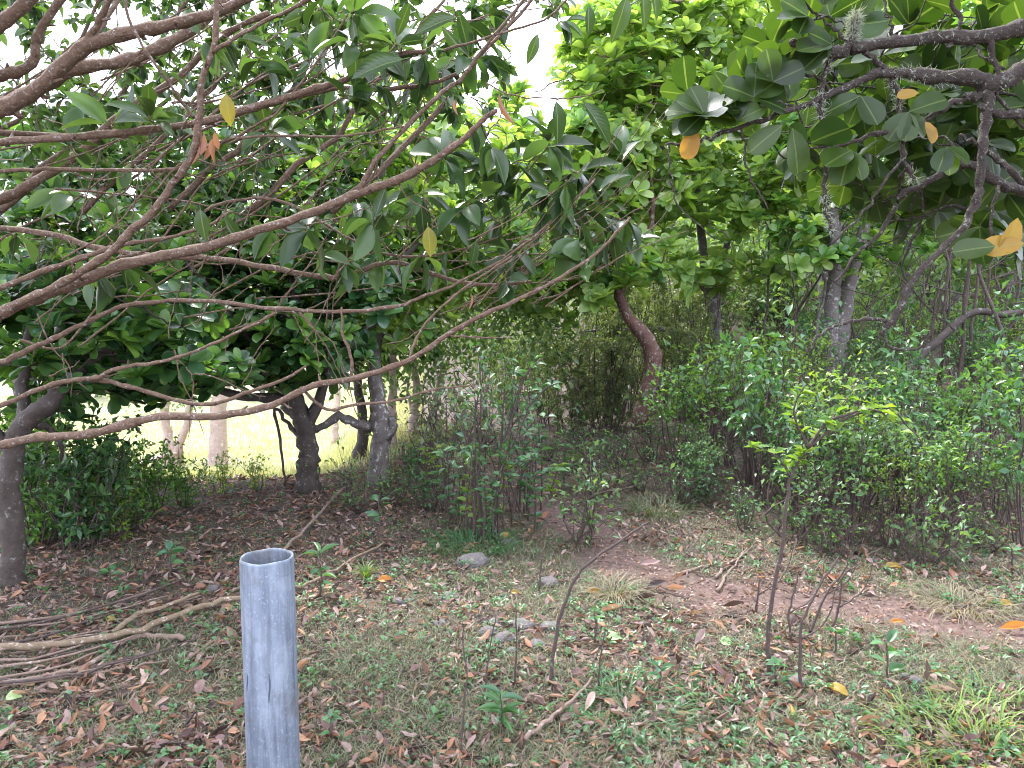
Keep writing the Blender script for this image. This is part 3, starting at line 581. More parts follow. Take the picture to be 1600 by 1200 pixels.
    for q, r in big + [(S[7], np.full(len(S[7]), .008)), (S[8], np.full(len(S[8]), .008)), (S[1], np.full(len(S[1]), .01))]:
        for _ in range(260):
            i = rg.integers(1, len(q)); f = rg.random(); p = q[i] * f + q[i - 1] * (1 - f)
            if vnoise(p[0] * 9, p[2] * 9, 1.3, 4) < .05: continue
            s_ = norm(rg.normal(0, 1, 3)); 
            for k in range(5): P_.append(p + s_ * r[min(i, len(r) - 1)] * .9); D_.append(norm(s_ + rg.normal(0, .6, 3) + [0, 0, -.1])); L_.append(rg.uniform(.006, .026))
    l = Geo(); l.scatter(BC, np.array(P_), np.array(D_), norm(rg.normal(0, 1, (len(P_), 3))), np.array(L_), .0012); tag(l.obj('lichen', M['lichen'], root), kind='stuff')
right_tree()

# unseen crown foliage added above the two near trees to shade their branches
def shade_crown(root, c, e, n, T, mat, L, bark, skel):
    rg = np.random.default_rng(int(abs(c[0]) * 100)); u = norm(rg.normal(0, 1, (n, 3))) * rg.random((n, 1)) ** .33 * e + c; tw = Geo()
    for k in range(9):
        t_ = u[rg.integers(0, n)]; tw.tube(smooth_path([skel, (skel + t_) / 2 + [0, 0, .2], t_], 4), np.linspace(.05, .012, 9), 6)
    tw.obj('limb', M[bark], root)
    P = (u[:, None] + rg.normal(0, .09, (n, 7, 3))).reshape(-1, 3); m = len(P); l = Geo(); Ls = rg.uniform(.8, 1.2, m) * L
    l.scatter(T, P, rg.normal(0, 1, (m, 3)) + [0, 0, -.2], rg.normal(0, .45, (m, 3)) + [0, 0, 1], Ls, Ls * .5); tag(l.obj('crown', M[mat], root), kind='stuff')
_t = [o for o in COL.objects if o.get('category') == 'tree']
shade_crown(_t[0], np.array([-2.2, 1.4, 4.3]), np.array([2.0, 2.0, .8]), 520, T_LONG, 'ellf', .11, 'bark_o', np.array([-2.8, 2.2, 2.8]))
shade_crown(_t[1], np.array([2.4, 1.2, 3.9]), np.array([1.8, 1.9, .8]), 480, T_OBL, 'round', .12, 'bark_r', np.array([3.03, 2.25, 1.7]))

# ------------------------------------------------------------------ middle trees with rosettes
def rosette_mesh(name, mat, seed, nl=10):
    rg = np.random.default_rng(seed); g = Geo(); P_, D_, N_, L_ = [], [], [], []
    for k in range(nl):
        a = k * 2.4 + rg.normal(0, .15); el = math.radians(-4 + 72 * k / nl + rg.normal(0, 6)); rad = np.array([math.cos(a), math.sin(a), 0])
        d = rad * math.cos(el) + np.array([0, 0, math.sin(el)]); nn = np.array([0, 0, 1]) * math.cos(el) - rad * math.sin(el)
        P_.append(rad * .02); D_.append(d); N_.append(nn + rg.normal(0, .12, 3)); L_.append(rg.uniform(.85, 1.1) * (1 - .25 * k / nl))
    L_ = np.array(L_); g.scatter(T_OBL, np.array(P_), np.array(D_), np.array(N_), L_, L_ * .62); return g
ROS = {}
for key in ('bright', 'mid', 'dark'):
    ROS[key] = []
    for s_ in range(3):
        g = rosette_mesh('rosette', key, 30 + s_, 9 + s_); ROS[key].append((g.mesh('leaf_rosette', M[key]), np.vstack(g.v), np.vstack(g.f), np.vstack(g.uv)))
def mid_tree(label, trunk, limbs, zones, leaf, bark, w, size=.13, seed=0, npart=300, sec=None, extra_leaf=None):
    rg = np.random.default_rng(seed); b = ground_at(*trunk[0][:2]); Yb = b[1]
    f = lambda pts: [(p[0], p[1], Yb + (p[2] if len(p) > 2 else 0)) for p in pts]
    root = thing('tree', label, 'tree', b)
    q0 = smooth_path(px_path(f(trunk)), 5, .006); q0[0] = b - [0, 0, .06]
    ws = np.interp(np.linspace(0, 1, len(q0)), np.linspace(0, 1, len(w)), w) * .5 * Yb / FPX; ws[0] *= 1.35; ws[1] *= 1.15
    g = Geo(); g.tube(q0, ws, 12, rough=.07); g.obj('trunk', M[bark], root); S = [q0[3:]]
    for pts, ww in limbs:
        q, r = limb(root, 'limb', f(pts), ww, 0, bark, Yb, 8, jit=.006, rough=.08); S.append(q)
    skel = np.vstack(S); zz = [(a, b_, c, d, Yb + e, Yb + f_, n) for a, b_, c, d, e, f_, n in zones]
    T = zone(zz, rg)
    if not len(T): return root
    T = T[T[:, 2] > gz(T[:, 0], T[:, 1]) + .35]
    vis = T[:, 1].argsort()                      # nearest show largest
    tw = Geo(); rest = Geo(); ends = {}
    for i, q, rr in grow(T, skel, rg, .010, .004, .04, .1): tw.tube(q, rr, 4, cap=False); ends[i] = (q[-1], norm(q[-1] - q[-3]))
    tag(tw.obj('twigs', M[bark], root), kind='stuff')
    for c, i in enumerate(vis):
        p, tip = ends[i]; key = leaf if (extra_leaf is None or rg.random() > .3) else extra_leaf
        me, V, F, UV = ROS[key][rg.integers(0, 3)]
        up = norm(tip * .5 + np.array([0, -.15, .8]) + rg.normal(0, .3, 3)); sd_ = norm(rg.normal(0, 1, 3)); s_ = size * rg.uniform(.8, 1.3)
        if c < npart:
            place(me, 'leaf_rosette', root, p, np.cross(up, sd_), up, s_, s_)
        else:
            rest.scatter((V, F, UV), p[None], np.cross(up, sd_)[None], up[None], s_, s_)
    if rest.v: tag(rest.obj('foliage', M[leaf], root), kind='stuff')
    return root
mid_tree('thick dark trunk at the left edge with a crown of dark rounded leaves', [(15, 918), (20, 860), (14, 790), (18, 715), (32, 668), (75, 632), (95, 600, .1)],
         [([(20, 715), (-30, 640), (-80, 540)], [22, 12]), ([(32, 668), (40, 560, .2), (60, 450, .4), (80, 350, .5)], [20, 14, 8]), ([(75, 632), (140, 570, .3), (230, 500, .6), (320, 470, .9)], [18, 12, 7]), ([(40, 655), (90, 680, .2), (95, 720, .3)], [16, 9, 4])],
         [(130, 510, 200, 110, -.1, 1.6, 250), (80, 400, 160, 100, .2, 1.8, 120), (250, 585, 150, 45, .5, 2.0, 100), (90, 640, 60, 30, .2, .8, 12)], 'dark', 'bark_d', [37, 34, 32, 30, 22], .12, 1, 300, extra_leaf='mid')
mid_tree('short forked dark tree with drooping limbs behind the metal post', [(480, 768), (482, 725), (480, 685), (468, 640), (450, 600), (430, 560)],
         [([(479, 675), (500, 620), (520, 560), (560, 520), (600, 500)], [20, 14, 8]), ([(462, 625), (390, 620, .2), (300, 600, .4), (200, 585, .5)], [16, 12, 7]), ([(460, 620), (470, 520), (450, 400, .2), (430, 300, .3), (400, 180, .4)], [16, 12, 6]), ([(450, 600), (380, 520, -.3), (300, 420, -.4), (220, 350, -.4)], [14, 10, 5]),
          ([(478, 700), (450, 660), (430, 640), (440, 700), (445, 760)], [7, 5, 3])],
         [(390, 545, 190, 65, -.8, .8, 220), (420, 440, 220, 90, -.6, 1.2, 240), (330, 300, 240, 120, -.4, 1.4, 260), (160, 300, 210, 130, -.2, 1.6, 220), (250, 450, 200, 90, 0, 1.6, 120)], 'dark', 'bark_d', [38, 33, 30, 24, 16], .135, 2, 300, extra_leaf='mid')
mid_tree('straight brown trunk with a knobbly stub and long low side limb', [(590, 757), (593, 705), (597, 662), (590, 620), (587, 560), (592, 500), (596, 440), (590, 360), (600, 250)],
         [([(598, 668), (560, 663), (530, 652), (495, 670), (465, 655), (440, 635)], [15, 13, 12, 8]), ([(597, 685), (612, 668), (610, 652)], [26, 17, 10]), ([(588, 560), (540, 525), (500, 470), (460, 420)], [14, 10, 6]), ([(594, 430), (650, 385), (720, 330), (780, 270)], [12, 9, 5]), ([(592, 380), (540, 300), (480, 220)], [10, 7, 4])],
         [(650, 300, 210, 130, -.5, 1.2, 330), (560, 470, 160, 80, -.2, 1.4, 130), (780, 400, 120, 80, 0, 1.4, 90), (620, 200, 200, 80, 0, 1.5, 90)], 'bright', 'bark_g', [33, 31, 29, 22, 18, 16, 14, 12, 8], .135, 3, 300, extra_leaf='mid')
mid_tree('slim dark tree right behind the straight trunk with a stub', [(562, 717), (567, 670), (560, 600), (555, 520), (550, 430)], [([(565, 690), (583, 655), (580, 600), (576, 520)], [11, 10, 7])],
         [(600, 540, 90, 50, -.3, .8, 50), (520, 380, 150, 90, 0, 1.5, 120)], 'mid', 'bark_d', [20, 16, 13, 10, 7], .14, 4)
mid_tree('twisted reddish brown trunk curving up beside the thicket', [(990, 692), (1000, 652), (1014, 605), (1022, 562), (1008, 525), (985, 500), (966, 455), (960, 400), (950, 330), (935, 250)],
         [([(966, 460), (1000, 400), (1020, 330), (1010, 240)], [12, 8, 5]), ([(960, 400), (900, 340), (860, 280)], [9, 6, 4])],
         [(930, 330, 130, 150, -.7, .8, 210), (900, 230, 110, 90, -.5, 1, 90), (820, 175, 60, 35, .2, 1.5, 16), (770, 40, 30, 50, .5, 1.5, 9), (970, 110, 110, 100, -.3, 1.2, 150), (860, 440, 110, 60, -.3, 1, 60)], 'bright', 'bark_red', [26, 24, 27, 28, 24, 18, 15, 12, 10, 7], .165, 5, 300, extra_leaf='mid')
mid_tree('grey forked trunk in the middle of the undergrowth carrying bright rosettes', [(1128, 640), (1124, 560), (1113, 480), (1102, 425), (1092, 310), (1085, 200), (1110, 60), (1115, -40)],
         [([(1127, 600), (1120, 520), (1122, 440), (1145, 350), (1180, 250)], [15, 14, 10, 6]), ([(1108, 455), (1070, 432), (1020, 412), (975, 408), (935, 420)], [13, 10, 6]), ([(1118, 555), (1060, 518), (985, 514), (915, 518)], [8, 7, 3]), ([(1095, 330), (1040, 240), (1000, 150)], [9, 6, 4])],
         [(1130, 150, 250, 200, -1.3, .8, 460), (1110, 350, 190, 100, -1.2, .6, 140), (1000, 60, 120, 110, -.8, 1, 110), (1180, 50, 220, 100, -.6, 1.5, 110)], 'bright', 'bark_g', [24, 20, 18, 14, 11, 9, 8, 5], .18, 6, 300)
mid_tree('pair of grey and dark stems joined at the foot among shrubs', [(1300, 640), (1297, 560), (1300, 480), (1305, 400), (1298, 300), (1280, 150), (1270, 20)],
         [([(1304, 620), (1310, 550), (1322, 480), (1335, 410), (1360, 330), (1400, 240)], [26, 22, 16, 8]), ([(1300, 560), (1275, 520), (1290, 440), (1262, 390)], [7, 5, 3])],
         [(1350, 250, 200, 180, -.5, 1.6, 250), (1260, 400, 90, 50, -.6, .6, 30), (1500, 130, 150, 140, -.5, 1.6, 130)], 'mid', 'bark_g', [30, 24, 22, 18, 14, 11, 7], .165, 7, 300, extra_leaf='bright')

# ------------------------------------------------------------------ pale trees in the field
def pale_tree(label, stems, seed, crown=True):
    rg = np.random.default_rng(seed); b = ground_at(*stems[0][0][0][:2]); root = thing('pale_tree', label, 'tree', b); tops = []
    for i, (pts, ww) in enumerate(stems):
        q = smooth_path(px_path([(p[0], p[1], b[1]) for p in pts]), 5, .01)
        if i == 0: q[0] = b - [0, 0, .1]
        elif pts[0][1] > 690: q[0][2] = float(gz(q[0][0], q[0][1])) - .08
        r = np.interp(np.linspace(0, 1, len(q)), np.linspace(0, 1, len(ww)), ww) * .5 * b[1] / FPX; r[0] *= 1.3
        g = Geo(); g.tube(q, r, 10, rough=.05); g.obj('trunk' if i == 0 else 'limb', M['bark_p'], root); tops.append(q[-1])
    if crown:
        g = Geo(); c = np.mean(tops, 0) + [0, 0, 1.0]; P_ = []
        for _ in range(60):
            u = norm(rg.normal(0, 1, 3)) * rg.uniform(.2, 1) ** .5 * [1.8, 1.5, 1.3]; cc = c + u; P_.append(cc + rg.normal(0, .28, (70, 3)))
        P_ = np.vstack(P_); n = len(P_); g.scatter(T_SM, P_, rg.normal(0, 1, (n, 3)) + [0, 0, -.3], rg.normal(0, .6, (n, 3)) + [0, 0, 1], rg.uniform(.07, .12, n), rg.uniform(.04, .06, n))
        tag(g.obj('crown', M['far'], root), kind='stuff')
pale_tree('stout pale pinkish trunk standing alone in the bright field', [([(338, 728), (342, 690), (343, 640), (350, 580), (360, 500)], [34, 26, 24, 20])], 1)
pale_tree('pale tree with crossing stems forming an X in the field', [([(264, 728), (262, 690), (258, 650), (262, 590)], [17, 14, 11]), ([(284, 724), (266, 688), (250, 640)], [9, 9, 6]), ([(275, 700), (290, 670), (296, 640), (300, 580)], [14, 12, 9])], 2)
pale_tree('pale forked trunk in the gap beyond the straight brown tree', [([(645, 682), (648, 640), (652, 610), (645, 560)], [18, 13, 10]), ([(648, 650), (640, 620), (636, 590)], [6, 4])], 3)
pale_tree('slanting pale pink trunk beside the forked pale one', [([(670, 678), (680, 635), (688, 600), (690, 560)], [13, 11, 8])], 4)
pale_tree('thin whitish straight trunk seen just past the stubbed trunk', [([(612, 700), (613, 650), (614, 590), (616, 540)], [15, 13, 10])], 5)
pale_tree('small pinkish trunk visible between the two dark trees', [([(524, 690), (526, 650), (528, 600)], [11, 10, 8])], 6, False)
pale_tree('narrow pale stem at the far end of the gap near the thicket', [([(760, 672), (758, 630), (764, 590)], [8, 7, 5])], 7, False)
def pole_in_field():
    g = Geo(); a = ground_at(195, 742); b = ground_at(286, 714); g.tube(smooth_path([a + [0, 0, .06], (a + b) / 2 + [0, 0, .12], b + [0, 0, .10]], 4), .035, 8)
    tag(g.obj('fallen_pole', M['bark_p'], None, a), 'long pale fallen pole lying in the bright field', 'pole')
pole_in_field()

# ------------------------------------------------------------------ trees on the slope behind
def bg_proto(seed, H, leafm):
    rg = np.random.default_rng(seed); root = thing('background_tree', 'leafy green tree on the slope behind the nearer trees', 'tree', (0, 0, 0), 'trees on the slope behind')
    g = Geo(); q = smooth_path([(0, 0, -.2), (rg.normal(0, .1), rg.normal(0, .1), H * .25), (rg.normal(0, .3), 0, H * .55), (rg.normal(0, .4), 0, H * .85)], 5, .01); g.tube(q, np.linspace(.13, .04, len(q)), 8, rough=.08)
    C = []
    for k in range(9):
        a = rg.uniform(0, 6.3); b = q[rg.integers(5, len(q))]; e = b + np.array([math.cos(a), math.sin(a), rg.uniform(.1, .8)]) * rg.uniform(.8, 1.7); g.tube(smooth_path([b, (b + e) / 2 + [0, 0, .15], e], 3), np.linspace(.035, .012, 7), 5)
    g.obj('trunk', M['bark_g'], root); P_ = []
    for _ in range(150):
        z = rg.uniform(.12, 1) * H; rad = (1.9 * math.sqrt(max(.05, 1 - ((z / H - .5) / .55) ** 2))) * rg.uniform(.1, 1) ** .5; a = rg.uniform(0, 6.3)
        P_.append(np.array([rad * math.cos(a), rad * math.sin(a), z]) + rg.normal(0, .2, (44, 3)))
    P_ = np.vstack(P_); n = len(P_); c = Geo(); c.scatter(T_SM, P_, rg.normal(0, 1, (n, 3)) + [0, 0, -.3], rg.normal(0, .6, (n, 3)) + [0, 0, 1], rg.uniform(.08, .15, n), rg.uniform(.05, .08, n))
    tag(c.obj('crown', leafm, root), kind='stuff'); return root
protos = [bg_proto(100, 5.2, M['far']), bg_proto(101, 6.4, M['far']), bg_proto(102, 4.4, M['mid'])]
spots = []
rg = np.random.default_rng(5)
for Y, n in ((13, 9), (16, 12), (20, 14), (26, 16), (34, 14)):
    for k in range(n):
        u = -.85 + 1.75 * (k + rg.uniform(.2, .8)) / n
        if Y < 26 and u < -.12: continue
        if Y < 18 and -.12 < u < .3: continue
        spots.append((u * Y, Y + rg.uniform(-1, 1), u, Y))
bgt = []
for i, (x, y, u, rw) in enumerate(spots):
    k = i % 3; r_ = protos[k] if i < 3 else copy_tree(protos[k])
    s_ = rg.uniform(.8, 1.2)
    if -.12 < u < .12: s_ *= .6
    if u > .25: s_ *= 1.25
    if u < -.12: s_ *= .95
    r_.location = (x, y, float(gz(x, y))); r_.rotation_euler = (0, 0, rg.uniform(0, 6.3)); r_.scale = (s_,) * 3; bgt.append((rw, x / y, r_))
for k, rw in enumerate((13, 16, 20, 26, 34)): ordinals([(a, o) for w_, a, o in bgt if w_ == rw], '{} leafy background tree from the left in the ' + ORD[k] + ' row up the slope')

# ------------------------------------------------------------------ shrubs
def shrub_proto(seed, H, Rd, nst, nleaf, leafm, size, low=.25, label='', group=None, name='shrub'):
    rg = np.random.default_rng(seed); root = thing(name, label, 'shrub', (0, 0, 0), group); g = Geo(); P_, D_ = [], []
    for k in range(nst):
        a = rg.uniform(0, 6.3); b = np.array([math.cos(a), math.sin(a), 0]) * rg.uniform(0, .3) * Rd; e = np.array([math.cos(a), math.sin(a), 0]) * rg.uniform(.1, 1) * Rd + [0, 0, H * rg.uniform(.65, 1)]
        q = smooth_path([b - [0, 0, .03], b * .6 + e * .4 + rg.normal(0, .05, 3), b * .25 + e * .75 + rg.normal(0, .05, 3), e], 4); g.tube(q, np.linspace(.0075, .0025, len(q)) * rg.uniform(.6, 1.3), 4, cap=False)
        for j in range(7):
            c = q[rg.integers(int(low * len(q)), len(q))]; f = c + rg.normal(0, .12, 3) + [0, 0, .08]; t_ = smooth_path([c, (c + f) / 2 + rg.normal(0, .02, 3), f], 3); g.tube(t_, [.0025] * 3 + [.0015] * 4, 3, cap=False)
            m = max(1, nleaf // (nst * 7)); fr = rg.random((m, 1)) ** .7; P_.append(c * (1 - fr) + f * fr + rg.normal(0, .018, (m, 3))); D_.append(np.tile(norm(f - c), (m, 1)) * .6 + rg.normal(0, .75, (m, 3)))
    P_ = np.vstack(P_); D_ = np.vstack(D_); n = len(P_); ok = P_[:, 2] > .06; P_, D_ = P_[ok], D_[ok]; n = len(P_)
    c = Geo(); c.scatter(T_SM, P_, D_, rg.normal(0, .5, (n, 3)) + [0, -.15, 1], rg.uniform(.6, 1.2, n) * size, rg.uniform(.4, .6, n) * size)
    tag(g.obj('stems', M['stem'], root), kind='stuff'); tag(c.obj('foliage', leafm, root), kind='stuff'); return root
def spread(protos, pts, rng, smin=.8, smax=1.2):
    out = []
    for i, p in enumerate(pts):
        k = int(rng.integers(0, len(protos))) if i >= len(protos) else i
        o = protos[k] if i < len(protos) else copy_tree(protos[k])
        o.location = (p[0], p[1], float(gz(p[0], p[1]))); o.rotation_euler = (0, 0, rng.uniform(0, 6.3)); s_ = rng.uniform(smin, smax) * (p[2] if len(p) > 2 else 1); o.scale = (s_,) * 3; out.append(o)
    return out
rg = np.random.default_rng(77)
sp = [shrub_proto(200 + i, (1.0, 1.3, .8, 1.15, 1.25)[i], (.5, .45, .65, .55, .35)[i], (16, 12, 18, 14, 9)[i], (820, 420, 700, 560, 260)[i], (M['shrub'], M['shrub_y'], M['shrub'], M['mid'], M['herb'])[i], (.058, .05, .045, .075, .09)[i], (.5, .45, .4, .55, .4)[i], 'leggy green shrub with small glossy leaves on the right bank', 'shrubs on the right bank') for i in range(5)]
pts = []; rows = []
for row, (Y, pa, pb, n, s) in enumerate(((4.9, 1260, 1640, 7, .72), (5.3, 1140, 1640, 10, .85), (5.8, 1060, 1650, 11, .9), (6.4, 1040, 1650, 12, .85), (7.1, 1060, 1680, 13, .8), (8.0, 1070, 1700, 14, .72), (9.0, 1060, 1700, 14, .75), (10.5, 1040, 1700, 13, .8), (12.2, 1020, 1720, 13, .95), (13.6, 980, 1500, 9, 1.7), (15.0, 960, 1500, 9, 2.2))):
    for k in range(n):
        px = pa + (pb - pa) * (k + rg.uniform(.15, .85)) / n; Y_ = Y + rg.uniform(-.35, .35)
        if rg.random() < .25: continue
        pts.append(((px - 800) / FPX * Y_, Y_, s)); rows.append(row)
so_ = spread(sp, pts, rg, .5, 1.25)
for row in set(rows): ordinals([(p[0] / p[1], o) for p, o, r in zip(pts, so_, rows) if r == row], '{} leggy small-leaved shrub from the left in the ' + ORD[row] + ' row from the front')
dp = [shrub_proto(220 + i, 1.9, .85, 18, 6000, M['shrub_d'], .046, .08, 'fine-leaved dim thicket shrub left of the twisted trunk', 'thicket shrubs behind the path') for i in range(3)]
pts = [((px - 800) / FPX * Y, Y, s) for px, Y, s in ((800, 11, .9), (850, 10, .8), (890, 9.2, .85), (1075, 9, .8), (915, 9, .7), (960, 9.1, .75), (940, 9.4, 1), (980, 10, 1.05), (1040, 10.5, 1.1), (780, 12, .8), (930, 11.5, 1.2), (860, 12.5, 1.2), (1080, 9.8, 1), (820, 14, 1.2), (1010, 12, 1.3), (1100, 13, 1.2), (1190, 13.5, 1.2))]
ordinals([(p[0] / p[1], o) for p, o in zip(pts, spread(dp, pts, rg))], '{} dim fine-leaved thicket shrub from the left behind the path')
lp = [shrub_proto(240 + i, .75, .4, (14, 14, 9)[i], (1100, 900, 330)[i], (M['mid'], M['dark'], M['shrub_y'])[i], .07, .1, 'low leafy bush at the edge of the bright field', 'bushes at the edge of the field') for i in range(3)]
pts = []
for px, py, s in ((70, 850, 1.0), (120, 862, 1.05), (175, 845, .9), (60, 820, 1), (150, 820, .8), (235, 805, .55), (290, 795, .4), (345, 775, .4), (400, 770, .3), (205, 825, .6)):
    b = ground_at(px, py); pts.append((b[0], b[1], s * b[1] / 5.0))
ordinals([(p[0] / p[1], o) for p, o in zip(pts, spread(lp, pts, rg))], '{} low leafy bush from the left along the edge of the bright field')

hp = [shrub_proto(260 + i, .38, .28, 9, 260, M['shrub'] if i else M['herb'], .045, .15, 'low weedy sprout clump on the bare ground between path and thicket', 'low weedy clumps') for i in range(3)]
pts = []
for px, py in ((1060, 790), (1000, 770), (940, 775), (1110, 790), (890, 745), (850, 720), (960, 730), (1020, 725), (900, 705), (1165, 830), (1085, 745), (680, 740), (640, 745), (610, 790), (660, 800), (560, 800), (900, 850), (1230, 850), (1300, 870), (1440, 880), (1540, 860), (700, 700), (760, 700)):
    b = ground_at(px, py); pts.append((b[0], b[1], 1.0))
for (p, o, k) in zip(pts, spread(hp, pts, rg, .6, 1.2), range(99)): o['label'] = '{} low weedy sprout clump counted outwards from the bend of the path'.format(ORD[k] if k < 16 else ['seventeenth', 'eighteenth', 'nineteenth', 'twentieth', 'twenty-first', 'twenty-second', 'twenty-third'][k - 16])
for i, (px, py, H, Rd, lab) in enumerate(((755, 838, 1.35, .35, 'twiggy leafy bush at the heart of the middle clump'), (700, 815, 1.0, .35, 'lower twiggy bush on the left side of the middle clump'), (820, 805, 1.2, .4, 'airy bush on the right side of the middle clump by the path'), (670, 760, 1.1, .4, 'twiggy bush behind the middle clump near the stubbed trunk'))):
    o = shrub_proto(280 + i, H, Rd, 9, 230, M['shrub_d'] if i % 2 else M['herb'], .06, .35, lab); b = ground_at(px, py); o.location = b
# thin bare saplings standing in the thicket on the right
BS = []
def bare_stem(px, py, h, lean, i):
    b = ground_at(px, py); rg_ = np.random.default_rng(300 + i); root = thing('bare_sapling', 'thin dark crooked sapling stem standing among the shrubs on the right', 'sapling', b, 'bare saplings on the right bank'); BS.append((b[0] / b[1], root))
    q = smooth_path([b - [0, 0, .05], b + [lean * .3, rg_.normal(0, .1), h * .35], b + [lean * .8 + rg_.normal(0, .1), rg_.normal(0, .1), h * .7], b + [lean, rg_.normal(0, .2), h]], 5, .008); g = Geo(); g.tube(q, np.linspace(.020, .007, len(q)) * rg_.uniform(.6, 1.2), 6, rough=.06); g.obj('stem', M['stem'], root)
    for k in range(4):
        c = q[rg_.integers(6, len(q) - 1)]; e = c + np.array([rg_.normal(0, .4), rg_.normal(0, .2), rg_.uniform(.1, .5)]); g = Geo(); g.tube(smooth_path([c, (c + e) / 2 + rg_.normal(0, .05, 3), e], 4), np.linspace(.008, .003, 9), 5); g.obj('twig', M['stem'], root)
rg = np.random.default_rng(9)
for i in range(26): bare_stem(rg.uniform(1180, 1620), rg.uniform(585, 660), rg.uniform(1.4, 2.6), rg.normal(0, .45), i)
BS.sort(key=lambda a: a[0]); ordinals(BS[:13], '{} thin dark crooked sapling stem from the left among the right-bank shrubs'); ordinals([(-a, o) for a, o in BS[13:]], '{} thin dark crooked sapling stem counted from the right edge of the shrubs')
def limb_thing(label, pts, ww, mat, name='leaning_limb'):
    b = at(*pts[0]); root = thing(name, label, 'branch', b); limb(root, 'limb', pts, ww, 0, mat, None, 8, .004, .07)
b_ = ground_at(1440, 640)
limb_thing('dark leaning limb curving up to the right edge of the thicket', [(1370, 668, 7.3), (1400, 605, 7.3), (1445, 552, 7.3), (1480, 520, 7.3), (1520, 488, 7.3), (1580, 490, 7.3), (1680, 470, 7.4)], [14, 14, 11, 9], 'bark_d')
b0 = ground_at(1250, 640)

# ------------------------------------------------------------------ saplings and seedlings
SEG = {}
def sapling(label, stem, w, leafm, nl, L, tmpl=T_OV, name='sapling', cat='sapling', spreadpx=.7, branches=(), frm=.35, group=None, WL=.5, seed=0):
    """stem: pixels, first on the ground; leaves up the stem are parts"""
    rg_ = np.random.default_rng(seed); b = ground_at(*stem[0]); Y = b[1]; root = thing(name, label, cat, b, group)
    q = smooth_path(px_path([(p[0], p[1], Y + (p[2] if len(p) > 2 else 0)) for p in stem]), 5, .002); q[0] = b - [0, 0, .02]; r = np.linspace(w, w * .45, len(q)) * .5 * Y / FPX
    g = Geo(); g.tube(q, r, 6, rough=.05); g.obj('stem', M['stem'], root); Q = [q]
    for pts in branches:
        q2 = smooth_path(px_path([(p[0], p[1], Y + (p[2] if len(p) > 2 else 0)) for p in pts]), 5, .002); g = Geo(); g.tube(q2, np.linspace(w * .6, w * .25, len(q2)) * .5 * Y / FPX, 5); g.obj('twig', M['stem'], root); Q.append(q2)
    G = Geo(); G.scatter(tmpl, np.zeros((1, 3)), np.array([[0, 1, 0.]]), np.array([[0, 0, 1.]]), 1, 1); me = G.mesh('sapling_leaf', M[leafm])
    for k in range(nl):
        qq = Q[k % len(Q)]; st = int((frm if qq is Q[0] else .15) * len(qq)); f = rg_.uniform(0, 1) ** .7; i = st + int(f * (len(qq) - 1 - st)); p = qq[i]; t = norm(qq[i] - qq[i - 1]); a = k * 2.4 + rg_.normal(0, .4)
        d = norm(t * .35 + np.array([math.cos(a), math.sin(a) * .7, rg_.uniform(-.2, .35)])); place(me, 'leaf', root, p, d, norm(np.array([0, -.25, 1]) + rg_.normal(0, .3, 3)), L * rg_.uniform(.7, 1.2), L * WL * rg_.uniform(.8, 1.1))
    return root
sapling('tall leafy sapling with arching top in the middle of the clearing', [(768, 838), (775, 760), (790, 690), (805, 640), (820, 590), (845, 560)], 6, 'herb', 44, .085, branches=[[(778, 745), (800, 700), (835, 660), (860, 650)], [(770, 790), (810, 730), (850, 710)], [(775, 770), (740, 720), (715, 700)], [(800, 665), (850, 610), (865, 600)]], seed=1)
sapling('upright sapling with reddish stem left of the tall leafy one', [(740, 845), (742, 780), (738, 720), (720, 660)], 6, 'herb', 26, .08, branches=[[(741, 760), (700, 720), (690, 700)], [(740, 730), (760, 680), (770, 650)]], seed=2)
sapling('sapling with broad pale leaves just right of the tall one', [(800, 820), (805, 770), (822, 730), (850, 700)], 5, 'herb', 24, .1, branches=[[(806, 765), (850, 740), (870, 735)]], seed=3)
for i, (x, y, t) in enumerate(((690, 800, 690), (715, 830, 720), (755, 850, 740), (785, 830, 700), (825, 815, 690), (845, 800, 650), (665, 770, 680), (880, 770, 690), (640, 760, 700), (728, 840, 700), (700, 790, 640), (812, 800, 660), (735, 835, 660), (770, 845, 710), (700, 825, 730), (745, 825, 760), (660, 800, 740), (835, 830, 730), (860, 790, 720))):
    sapling('slender leafy stem in the clump in the middle of the clearing', [(x, y), (x + 2, y * .6 + t * .4), (x + rg.uniform(-25, 25), t)], 4, 'herb' if i % 3 else 'shrub_y', 24, .07, group='stems of the middle clump', seed=10 + i)
sapling('thin forked sapling in the right foreground topped by a yellow-green leafy spray', [(1205, 1065), (1200, 1000), (1207, 930), (1222, 860), (1230, 780), (1240, 735), (1262, 700)], 8, 'shrub_y', 140, .055, T_SM,
        branches=[[(1236, 745), (1215, 715), (1165, 690)], [(1262, 700), (1285, 665), (1300, 655), (1340, 600, .1)], [(1262, 700), (1330, 650), (1390, 640, .1), (1440, 690, .1)], [(1262, 700), (1240, 640), (1260, 600)], [(1300, 655), (1360, 640), (1400, 660)]], frm=.85, seed=40, WL=.6)
for i, (x, y, pts) in enumerate(((1252, 1085, [(1250, 1000), (1262, 950), (1310, 870)]), (1295, 1000, [(1310, 950), (1318, 900), (1345, 880)]), (1238, 1010, [(1232, 960), (1240, 930), (1246, 895)]), (1262, 1000, [(1290, 930), (1320, 890), (1330, 860)]), (1180, 960, [(1184, 930), (1186, 905)]))):
    sapling('bare reddish twig standing in the right foreground', [(x, y)] + pts, 6 if i == 0 else 4.5, 'herb', 0, .04, name='bare_twig', cat='twig', group='bare twigs in the right foreground', seed=50 + i, branches=[[pts[0], (pts[0][0] + 40, pts[0][1] - 30), (pts[0][0] + 60, pts[0][1] - 90)]])
